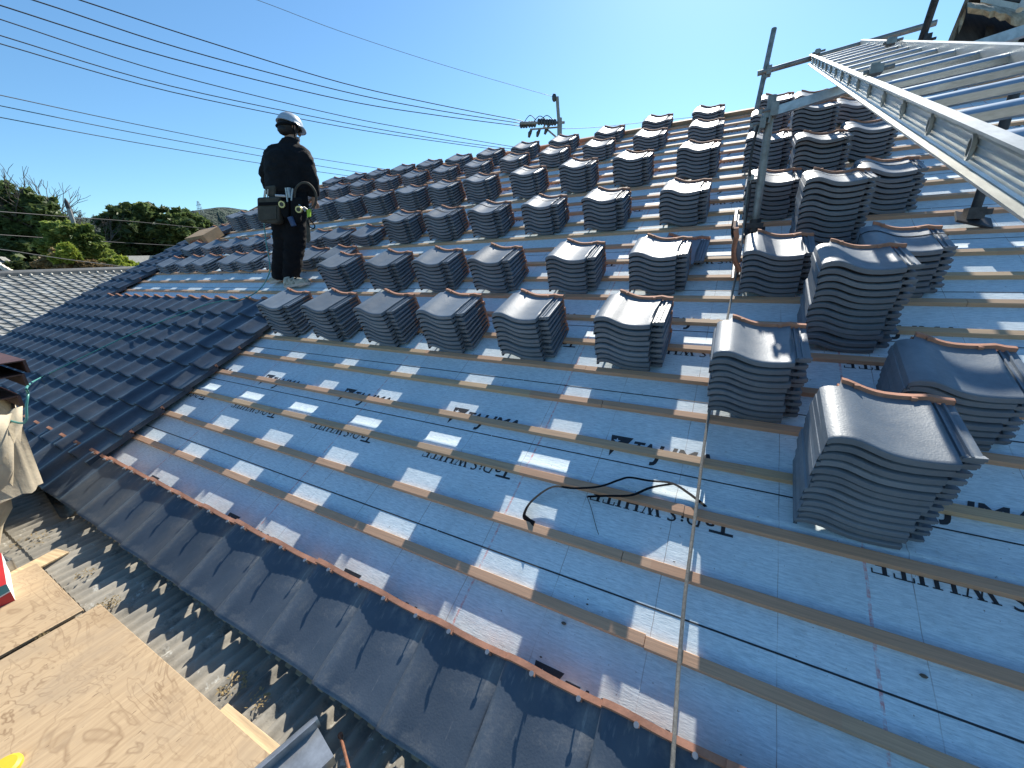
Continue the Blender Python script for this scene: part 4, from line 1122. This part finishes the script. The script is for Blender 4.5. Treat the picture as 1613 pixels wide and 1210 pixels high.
tree('broadleaf_tree', 118, 405, 27, [(100, 365, 22, .8), (122, 372, 24, .8), (95, 385, 26, .7), (140, 388, 22, .8), (112, 398, 30, .7), (150, 400, 20, .6)], 'leaf_mid', 'sunlit yellow-green tree in front of the bare pole', size=.15, dens=1.2, seed=5, group=TG)
tree('broadleaf_tree', 215, 400, 36, [(200, 340, 26, .7), (225, 335, 24, .7), (182, 352, 24, .7), (215, 362, 34, .7), (190, 378, 34, .7), (235, 380, 30, .8), (215, 395, 36, .5)], 'leaf_dark', 'dark round-crowned evergreen right of the bare tree', size=.22, dens=1.25, seed=8, group=TG)
tree('broadleaf_tree', 285, 400, 36, [(268, 345, 24, .7), (292, 342, 22, .7), (312, 356, 20, .7), (280, 364, 32, .7), (305, 376, 26, .7), (270, 385, 32, .6), (300, 392, 26, .6)], 'leaf_dark', 'dark evergreen beside the hill, furthest right of the trees', size=.22, dens=1.25, seed=9, group=TG)
SG = 'shrubs behind the neighbouring roof'
tree('shrub', 100, 420, 25, [(70, 418, 14, .7), (95, 405, 14, .8), (95, 420, 16, .7), (118, 416, 15, .7), (140, 420, 16, .6), (160, 424, 14, .6)], 'leaf_brown', 'dry brownish shrub behind the ridge of the grey roof', 'shrub', .11, 1.0, 12, SG, False)
tree('shrub', 190, 420, 25.5, [(172, 416, 13, .7), (190, 412, 14, .7), (205, 420, 14, .6), (225, 425, 14, .5), (240, 430, 12, .5)], 'leaf_bright', 'bright green shrub behind the ridge, right of the dry shrub', 'shrub', .11, 1.0, 13, SG, False)
tree('shrub', 105, 405, 24.5, [(104, 395, 12, .9), (112, 404, 14, .8), (98, 408, 12, .7)], 'leaf_bright', 'small bright green shrub rising above the dry shrub', 'shrub', .11, 1.0, 14, SG, False)
tree('shrub', 30, 425, 26, [(-10, 420, 20, .7), (25, 424, 20, .6), (55, 426, 16, .6), (70, 430, 12, .6)], 'leaf_dark', 'dark green shrub behind the gable corner at the left', 'shrub', .13, 1.0, 15, SG, False)
# bare tree
bt = at(138, 395, 33); ob = empty('bare_tree', (bt.x, bt.y, -5.2)); tag(ob, 'leafless tree with fine pale twigs between the evergreens', 'tree')
tk = MB(); tips = []; rr = random.Random(21)
limb(tk, Vector((0, 0, 0)), Vector((0, 0, 1)), bt.z + 5.2 - .6, .16, 0, rr, tips)
for k in range(7):
    limb(tk, tips[0], Vector((rr.uniform(-1, 1), rr.uniform(-1, 1), rr.uniform(.5, 1.1))).normalized(), 1.1, .07, 4, rr, tips)
tk.build('branches', M['bark'], ob, None, False)
b2 = at(38, 318, 30); tw = MB(); tips = []; rr = random.Random(23)
ob = empty('bare_tree', (b2.x, b2.y, -5.2)); tag(ob, 'bare twiggy treetop poking out above the large dark evergreen', 'tree')
tw.tube([(0, 0, 0), (0, 0, b2.z + 5.2 - 1.8)], [.2, .1], 7)
for k in range(16):
    limb(tw, Vector((0, 0, b2.z + 5.2 - 1.8)), Vector((rr.uniform(-1.0, 1.0), rr.uniform(-1.0, 1.0), rr.uniform(.5, 1.0))).normalized(), rr.uniform(.8, 1.3), .045, 3, rr, tips)
tw.build('branches', M['bark'], ob, None, False)

# hill
hm = MB(); rows = []; HD = 240.0
prof = [(-500, 350), (-200, 345), (0, 340), (150, 345), (250, 345), (300, 333), (330, 328), (350, 327), (372, 328), (395, 333), (430, 345), (470, 365), (540, 400), (640, 430), (800, 470)]
import bisect
def hy(x):
    i = max(1, min(len(prof) - 1, bisect.bisect([p[0] for p in prof], x))); a, c = prof[i - 1], prof[i]; return a[1] + (c[1] - a[1]) * (x - a[0]) / (c[0] - a[0])
rr = random.Random(31)
for j in range(9):
    row = []
    for i in range(140):
        x = -500 + 1300 * i / 139; t = j / 8
        topp = at(x, hy(x) + rr.uniform(-.8, .8), HD); basep = Vector((topp.x, topp.y, -5.2)); toC = (Vector((CAMP.x, CAMP.y, -5.2)) - basep).normalized()
        p = basep + toC * (60 * t); p.z = -5.2 + (topp.z + 5.2) * (math.cos(t * math.pi) * .5 + .5) + (rr.uniform(-.8, .8) if 0 < j < 8 else 0)
        row.append(p)
    rows.append(row)
hm.grid(rows, 0, True)
tag(hm.build('hill', M['hill'], None, None, False), kind='structure')
py_ = at(315, 331, 230); pt = at(314, 317, 230); pn = empty('pylon', (py_.x, py_.y, -5.2)); tag(pn, 'tiny lattice pylon on the hilltop beside the evergreens', 'pylon')
b = MB(); hz = pt.z + 5.2; hb = py_.z + 5.2 - 2
for sx, sy in ((-1, -1), (1, -1), (1, 1), (-1, 1)): b.tube([(sx * 1.0, sy * 1.0, hb), (sx * .2, sy * .2, hz)], .10, 4)
b.tube([(-2.0, 0, hz - 1.4), (2.0, 0, hz - 1.4)], .1, 4); b.tube([(-1.6, 0, hz - 2.8), (1.6, 0, hz - 2.8)], .1, 4); b.tube([(0, 0, 0), (0, 0, hb)], .3, 5)
b.build('lattice', M['galv'], pn)

# ------------------------------------------------------------------ the worker
def skin_mesh(name, joints, edges, mat, parent, sub=2, root=0, origin=None):
    me = bpy.data.meshes.new(name); idx = {k: i for i, k in enumerate(joints)}
    me.from_pydata([tuple(joints[k][0] - (origin or Vector())) for k in joints], [(idx[a], idx[b]) for a, b in edges], [])
    o = bpy.data.objects.new(name, me); COL.objects.link(o)
    o.modifiers.new('skin', 'SKIN'); sb = o.modifiers.new('sub', 'SUBSURF'); sb.levels = sub; sb.render_levels = sub
    for k, i in idx.items():
        r = joints[k][1]; r = r if isinstance(r, tuple) else (r, r); me.skin_vertices[0].data[i].radius = r
        me.skin_vertices[0].data[i].use_root = (i == root)
    me2 = bpy.data.meshes.new_from_object(o.evaluated_get(bpy.context.evaluated_depsgraph_get()))
    bpy.data.objects.remove(o)
    me2.materials.append(mat); me2.polygons.foreach_set('use_smooth', [True] * len(me2.polygons)); me2.update()
    o = bpy.data.objects.new(name, me2); COL.objects.link(o); o.parent = parent; return o
per = empty('person', WP); tag(per, 'worker in dark clothes, white helmet and tool belt standing on the battens, seen from behind', 'person')
def wp(x, y, d=0.0): return wpx(x, y, d) - WP
J = {}
def P(k, x, y, d, r): J[k] = (wp(x, y, d), r)
P('pelvis', 455, 322, .02, (.14, .12)); P('waist', 452, 292, .03, (.165, .14)); P('chest', 453, 258, .05, (.185, .15)); P('upper', 455, 242, .06, (.155, .12)); P('neck', 457, 222, .07, (.055, .055)); P('head0', 457.5, 213, .08, (.07, .08)); P('head1', 457, 200, .09, (.083, .095))
P('shl', 432, 245, .06, .070); P('ell', 420, 274, .12, .058); P('wrl', 424, 297, .26, .038)
P('shr', 477, 247, .06, .072); P('elr', 490, 282, .06, .058); P('wrr', 494, 308, .10, .036)
P('hipl', 448, 340, .02, .092); P('knl', 447, 385, .06, .066); P('anl', 441, 434, .08, .045); P('tol', 434, 440, .02, .035)
P('hipr', 464, 340, .02, .092); P('knr', 464, 388, .0, .066); P('anr', 459, 437, .0, .045); P('tor', 474, 448, .0, .033)
ED = [('pelvis', 'waist'), ('waist', 'chest'), ('chest', 'upper'), ('upper', 'neck'), ('neck', 'head0'), ('head0', 'head1'), ('upper', 'shl'), ('shl', 'ell'), ('ell', 'wrl'), ('upper', 'shr'), ('shr', 'elr'), ('elr', 'wrr'), ('pelvis', 'hipl'), ('hipl', 'knl'), ('knl', 'anl'), ('anl', 'tol'), ('pelvis', 'hipr'), ('hipr', 'knr'), ('knr', 'anr'), ('anr', 'tor')]
def sub(keys, s=1.0, over=None):
    d = {}
    for k in keys:
        r = J[k][1]; r = r if isinstance(r, tuple) else (r, r); d[k] = (J[k][0], (r[0] * s, r[1] * s))
    if over:
        for k, v in over.items(): d[k] = v if isinstance(v[0], Vector) else (J[k][0], v)
    return d
# body with hands grown on
def fing(name, base, dirv, side, thumb_out, rel):
    pass
BJ = sub(J.keys(), .80); BE = list(ED)
def hand(sfx, wrk, dirv, palm_n, side):
    """palm and five bent fingers continuing the wrist"""
    w0 = J[wrk][0]; d = dirv.normalized(); n = palm_n.normalized(); s_ = d.cross(n).normalized() * side
    BJ['palm' + sfx] = (w0 + d * .055, (.032, .018)); BE.append((wrk, 'palm' + sfx))
    for i, (off, L) in enumerate(((-.030, .072), (-.010, .082), (.010, .078), (.028, .062))):
        a = w0 + d * .085 + s_ * off; b_ = a + (d * .75 + n * .55) * L * .5; c = b_ + (d * .15 + n * .95) * L * .5
        for nm, p, r in (('k', a, .010), ('m', b_, .0088), ('t', c, .0075)): BJ['f%s%d%s' % (sfx, i, nm)] = (p, (r, r))
        BE.extend([('palm' + sfx, 'f%s%dk' % (sfx, i)), ('f%s%dk' % (sfx, i), 'f%s%dm' % (sfx, i)), ('f%s%dm' % (sfx, i), 'f%s%dt' % (sfx, i))])
    a = w0 + d * .040 - s_ * .040 + n * .012; b_ = a + (d * .7 - s_ * .4 + n * .5) * .045
    BJ['th%sk' % sfx] = (a, (.011, .011)); BJ['th%st' % sfx] = (b_, (.009, .009)); BE.extend([('palm' + sfx, 'th%sk' % sfx), ('th%sk' % sfx, 'th%st' % sfx)])
hand('r', 'wrr', (wp(497, 325, .12) - J['wrr'][0]), WN + WR * -.3, 1)
hand('l', 'wrl', (wp(432, 303, .36) - J['wrl'][0]), WR, -1)
skin_mesh('body', BJ, BE, M['skin'], per, 1)
# face: nose, ear, eye side turned right-down
HC = J['head1'][0]; FD = (WR * .55 + WN * .80 + Vector((0, 0, -.35))).normalized(); SD = FD.cross(Vector((0, 0, 1))).normalized(); HU = SD.cross(FD).normalized()
b = MB(); b.ball(HC + FD * .098 - HU * .02, (.016, .016, .02), 8, 6); b.ball(HC + SD * .085 - HU * .015 - FD * .01, (.014, .02, .03), 8, 6); b.ball(HC - SD * .085 - HU * .015 - FD * .01, (.014, .02, .03), 8, 6); b.ball(HC + FD * .075 - HU * .085, (.035, .035, .03), 8, 6)
b.build('face', M['skin'], per, None, False)
b = MB()
for s_ in (-1, 1): b.ball(HC + FD * .086 + SD * .032 * s_ + HU * .005, (.011, .011, .008), 8, 5)
b.ball(HC + FD * .092 - HU * .055, (.022, .012, .005), 8, 5); b.build('eyes_and_mouth', M['hair'], per, None, False)
b = MB(); b.ball(HC - FD * .022 - HU * .012, (.091, .091, .088), 14, 9); b.ball(HC - FD * .05 - HU * .06, (.062, .062, .05), 12, 7); b.build('hair', M['hair'], per, None, False)
# helmet
hel = MB(); rows = []
for i in range(9):
    a = math.pi / 2 * i / 8; rows.append([HC + HU * (.018 + .108 * math.cos(a)) + (FD * math.cos(t) * 1.12 + SD * math.sin(t)) * (.108 * math.sin(a)) for t in [2 * math.pi * k / 28 for k in range(29)]])
def hb_(t): return .026 if math.cos(t) > .3 else .008
rows.append([HC + HU * .012 + (FD * math.cos(t) * 1.12 + SD * math.sin(t)) * (.108 + hb_(t)) for t in [2 * math.pi * k / 28 for k in range(29)]])
rows.append([q - HU * .008 for q in rows[-1]])
rows.append([HC + HU * .006 + (FD * math.cos(t) * 1.12 + SD * math.sin(t)) * .100 for t in [2 * math.pi * k / 28 for k in range(29)]])
hel.grid(rows, 0, True, flip=True)
ho = hel.build('helmet', M['helmet'], per, 60, False)
b = MB()
for s_ in (-1, 1):
    b.tube(smooth_path([HC + SD * .112 * s_ + HU * .01 - FD * .03, HC + SD * .10 * s_ - HU * .05 - FD * .01, HC + FD * .06 - HU * .105 + SD * .02 * s_]), .006, 6)
b.tube(smooth_path([HC + SD * .112 + HU * .005, HC + SD * .08 - FD * .085 - HU * .03, HC - FD * .105 - HU * .035, HC - SD * .08 - FD * .085 - HU * .03, HC - SD * .112 + HU * .005]), .012, 6)
b.build('chin_strap', M['strap'], ho, None, False)
# jacket, trousers
from mathutils import noise as mn
def cloth(name, mb, mat, vox, fold, seed, parent):
    """overlapping shapes fused into one garment surface, with folds"""
    me = mb.mesh(name, mat, None, True); o = bpy.data.objects.new(name, me); COL.objects.link(o)
    r = o.modifiers.new('r', 'REMESH'); r.mode = 'VOXEL'; r.voxel_size = vox
    m = o.modifiers.new('s', 'SMOOTH'); m.iterations = 7; m.factor = .5
    me2 = bpy.data.meshes.new_from_object(o.evaluated_get(bpy.context.evaluated_depsgraph_get())); bpy.data.objects.remove(o)
    if not me2.materials: me2.materials.append(mat)
    nr = [v.normal.copy() for v in me2.vertices]
    for v, n_ in zip(me2.vertices, nr):
        c = v.co; q = Vector((c.x * 7 + seed, c.y * 7, c.z * 15 + c.x * 6))
        f = mn.noise(q) + .5 * mn.noise(q * 2.1); v.co = c + n_ * (fold * (1 - abs(f) * 2.2))
    me2.polygons.foreach_set('use_smooth', [True] * len(me2.polygons)); me2.update()
    return link(name, me2, parent)
def ring(c, hw, hd, n=24): return [c + WR * (hw * math.cos(2 * math.pi * k / n)) + WN * (hd * math.sin(2 * math.pi * k / n)) for k in range(n)]
def loft(mb, rings):
    n = len(rings[0]); vs = [q for r in rings for q in r]; fs = []
    for a in range(len(rings) - 1):
        for k in range(n): fs.append((a * n + k, a * n + (k + 1) % n, (a + 1) * n + (k + 1) % n, (a + 1) * n + k))
    fs += [list(range(n))[::-1], list(range((len(rings) - 1) * n, len(rings) * n))]
    mb.add(vs, fs, 0, True)
b = MB()
loft(b, [ring(wp(x, y, d), hw, hd) for x, y, d, hw, hd in ((454, 306, .02, .175, .145), (453, 298, .025, .205, .165), (452, 284, .035, .205, .160), (452, 268, .045, .210, .160), (453, 254, .055, .222, .155), (454, 245, .06, .218, .145), (455, 239, .065, .180, .125), (456, 233, .07, .120, .105), (457, 227, .075, .088, .090), (457.5, 219, .08, .078, .082))])
def sleeve(a, c, e, r):
    pts = smooth_path([J[a][0] + (J['upper'][0] - J[a][0]) * .45, J[a][0], (J[a][0] + J[c][0]) / 2, J[c][0], (J[c][0] + J[e][0]) / 2, J[e][0] + (J[e][0] - J[c][0]) * .02], 5)
    rr_ = [r[0] + (r[1] - r[0]) * min(1, i / (len(pts) - 1)) for i in range(len(pts))]
    b.tube(pts, rr_, 14)
sleeve('shl', 'ell', 'wrl', (.092, .054)); sleeve('shr', 'elr', 'wrr', (.094, .054))
jk = cloth('jacket', b, M['black'], .017, .0105, 2.0, per)
b = MB()
loft(b, [ring(wp(x, y, d), hw, hd) for x, y, d, hw, hd in ((454, 296, .02, .165, .135), (455, 310, .02, .178, .15), (456, 326, .02, .180, .155), (456.5, 342, .02, .165, .145), (456.5, 350, .02, .11, .11))])
for hip, kn, an in (('hipl', 'knl', 'anl'), ('hipr', 'knr', 'anr')):
    e = J[an][0] + (J[an][0] - J[kn][0]) * .10
    pts = smooth_path([J[hip][0] + Vector((0, 0, .06)), (J[hip][0] + J[kn][0]) / 2, J[kn][0], (J[kn][0] + J[an][0]) / 2, e], 5)
    b.tube(pts, [.125 + (.078 - .125) * (i / (len(pts) - 1)) ** .8 for i in range(len(pts))], 16)
tro = cloth('trousers', b, M['trouser'], .017, .0115, 9.0, per)
# shoes
def shoe(heel, toe, sole_drop):
    hv = heel; tv = toe; f = (tv - hv); L = f.length; f.normalize(); up = Vector((0, 0, 1)); up = (up - f * up.dot(f)).normalized(); sd_ = f.cross(up)
    b = MB(); rows = []
    for t, w, h in ((-.04, .022, .05), (.0, .036, .085), (.12, .040, .095), (.3, .040, .085), (.5, .042, .066), (.72, .048, .052), (.9, .043, .042), (1.0, .026, .028), (1.02, .010, .016)):
        c = hv + f * (L * t); rows.append([c + sd_ * (w * math.cos(a)) + up * (max(-.1, math.sin(a)) * h + .012) for a in [2 * math.pi * k / 14 for k in range(15)]])
    b.grid(rows, 0, True); o = b.build('shoe', M['shoe'], per, None, False)
    s = MB(); out = [hv + f * (L * t) + sd_ * w for t, w in ((-.06, -.018), (0, -.04), (.3, -.042), (.7, -.05), (.95, -.038), (1.04, 0), (.95, .038), (.7, .05), (.3, .042), (0, .04), (-.06, .018))]
    s.prism([q - up * .012 for q in out], up * .024); s.build('sole', M['sole'], o, 40)
    s = MB(); s.tube([hv + f * L * .35 + up * .085 - sd_ * .03, hv + f * L * .35 + up * .094, hv + f * L * .35 + up * .085 + sd_ * .03], .008, 6); s.tube([hv + f * L * .55 + up * .066 - sd_ * .036, hv + f * L * .55 + up * .076, hv + f * L * .55 + up * .066 + sd_ * .036], .008, 6); s.build('lace', M['strap'], o, None, False)
shoe(on_roof(452, 452, .035) - WP, on_roof(487, 446, .035) - WP, 0)
shoe(on_roof(446, 440, .035) - WP, on_roof(427, 446, .035) - WP, 0)
# tool belt
bl = MB(); rows = []
BC = wp(452, 297, .025); bu = (J['chest'][0] - J['pelvis'][0]).normalized()
for z in (-.03, .03): rows.append([BC + bu * z + WR * (.178 * math.cos(t)) + WN * (.140 * math.sin(t)) for t in [2 * math.pi * k / 28 for k in range(29)]])
bl.grid(rows, 0, True); belt = bl.build('tool_belt', M['strap'], per, None, False)
def bpart(name, b, m, sharp=35): o = b.build(name, M[m], belt, sharp); return o
def pouch(x0, y0, x1, y1, dfront, th, mat='pouch', lid=True):
    b = MB(); pl = [(x0, y0), (x1, y0 - 2), (x1 - 1, y1 - 4), (x1 - 6, y1), (x0 + 7, y1 - 2), (x0 + 1, y1 - 8)]
    b.prism([wp(x, y, dfront) for x, y in pl], WN * th); o = bpart('tool_pouch', b, mat); bv = o.modifiers.new('b', 'BEVEL'); bv.width = .018; bv.segments = 3
    if lid:
        b = MB(); xm = (x0 + x1) / 2; b.prism([wp(x, y, dfront - .012) for x, y in ((x0 + 5, y0 + 15), (x1 - 5, y0 + 14), (x1 - 5, y1 - 8), (x0 + 9, y1 - 6))], WN * .014); q = b.build('pocket', M[mat], o, 30)
        b = MB(); b.prism([wp(x, y, dfront - .008) for x, y in ((x0 + 3, y0 + 8), (x1 - 3, y0 + 7), (x1 - 3, y0 + 12), (x0 + 3, y0 + 13))], WN * .01); q = b.build('flap', M['strap'], o, 30)
    return o
pouch(404, 311, 440, 353, -.19, .12); pouch(416, 293, 434, 313, -.15, .06, 'pouch', False); pouch(440, 316, 455, 345, -.17, .06, 'strap', False); pouch(456, 312, 472, 352, -.17, .07, 'strap', False)
b = MB(); b.tube([wp(434, 308, -.17), wp(450, 309, -.17)], .012, 8); bpart('tool_handle', b, 'helmet')
b = MB(); b.box(wp(455, 304, -.16), (.05, .03, .09)); b.tube([wp(450, 296, -.17), wp(453, 318, -.17)], .009, 6); b.tube([wp(461, 297, -.17), wp(459, 316, -.17)], .008, 6); bpart('tool_clip', b, 'galv')
for x, y in ((443.5, 322), (470, 330)):
    b = MB(); c = wp(x, y, -.205); b.tube([c, c + WN * .02], .032, 16); o = bpart('tape_measure', b, 'brass'); b = MB(); b.tube([c - WN * .002, c], .020, 14); b.build('dial', M['pouch'], o)
b = MB(); b.tube(smooth_path([wp(464, 322, -.14), wp(465, 300, -.15), wp(474, 289, -.15), wp(487, 290, -.13), wp(497, 304, -.10), wp(497, 320, -.09), wp(492, 328, -.1)]), .011, 8); bpart('lanyard', b, 'pouch', None)
b = MB(); b.prism([wp(x, y, -.15) for x, y in ((483, 331), (488, 329), (488, 341), (484, 343))], WN * .03); bpart('clip', b, 'lime')
b = MB(); b.tube([wp(470, 322, -.16), wp(481, 333, -.16)], .009, 8); b.tube([wp(478, 326, -.16), wp(484, 330, -.15)], .007, 8); bpart('carabiner', b, 'galv')
b = MB(); b.tube(smooth_path([wp(485, 341, -.14), wp(490, 348, -.14), wp(496, 356, -.14), wp(493, 360, -.14), wp(487, 356, -.14), wp(484, 347, -.14)]), .006, 6); bpart('cord_loop', b, 'strap', None)
b = MB(); b.prism([wp(x, y, -.14) for x, y in ((482, 344), (487, 344), (489, 378), (485, 383), (483, 380))], WN * .008); bpart('strap_end', b, 'pouch')
b = MB(); b.tube([wp(457, 342, -.18), wp(463, 356, -.18)], [.028, .024], 10); bpart('hammer_head', b, 'blue')
b = MB(); b.tube([wp(418, 300, -.16), wp(416, 316, -.16)], .011, 8); b.tube([wp(422, 298, -.16), wp(421, 312, -.16)], .006, 6); bpart('tool_handle', b, 'plaster')
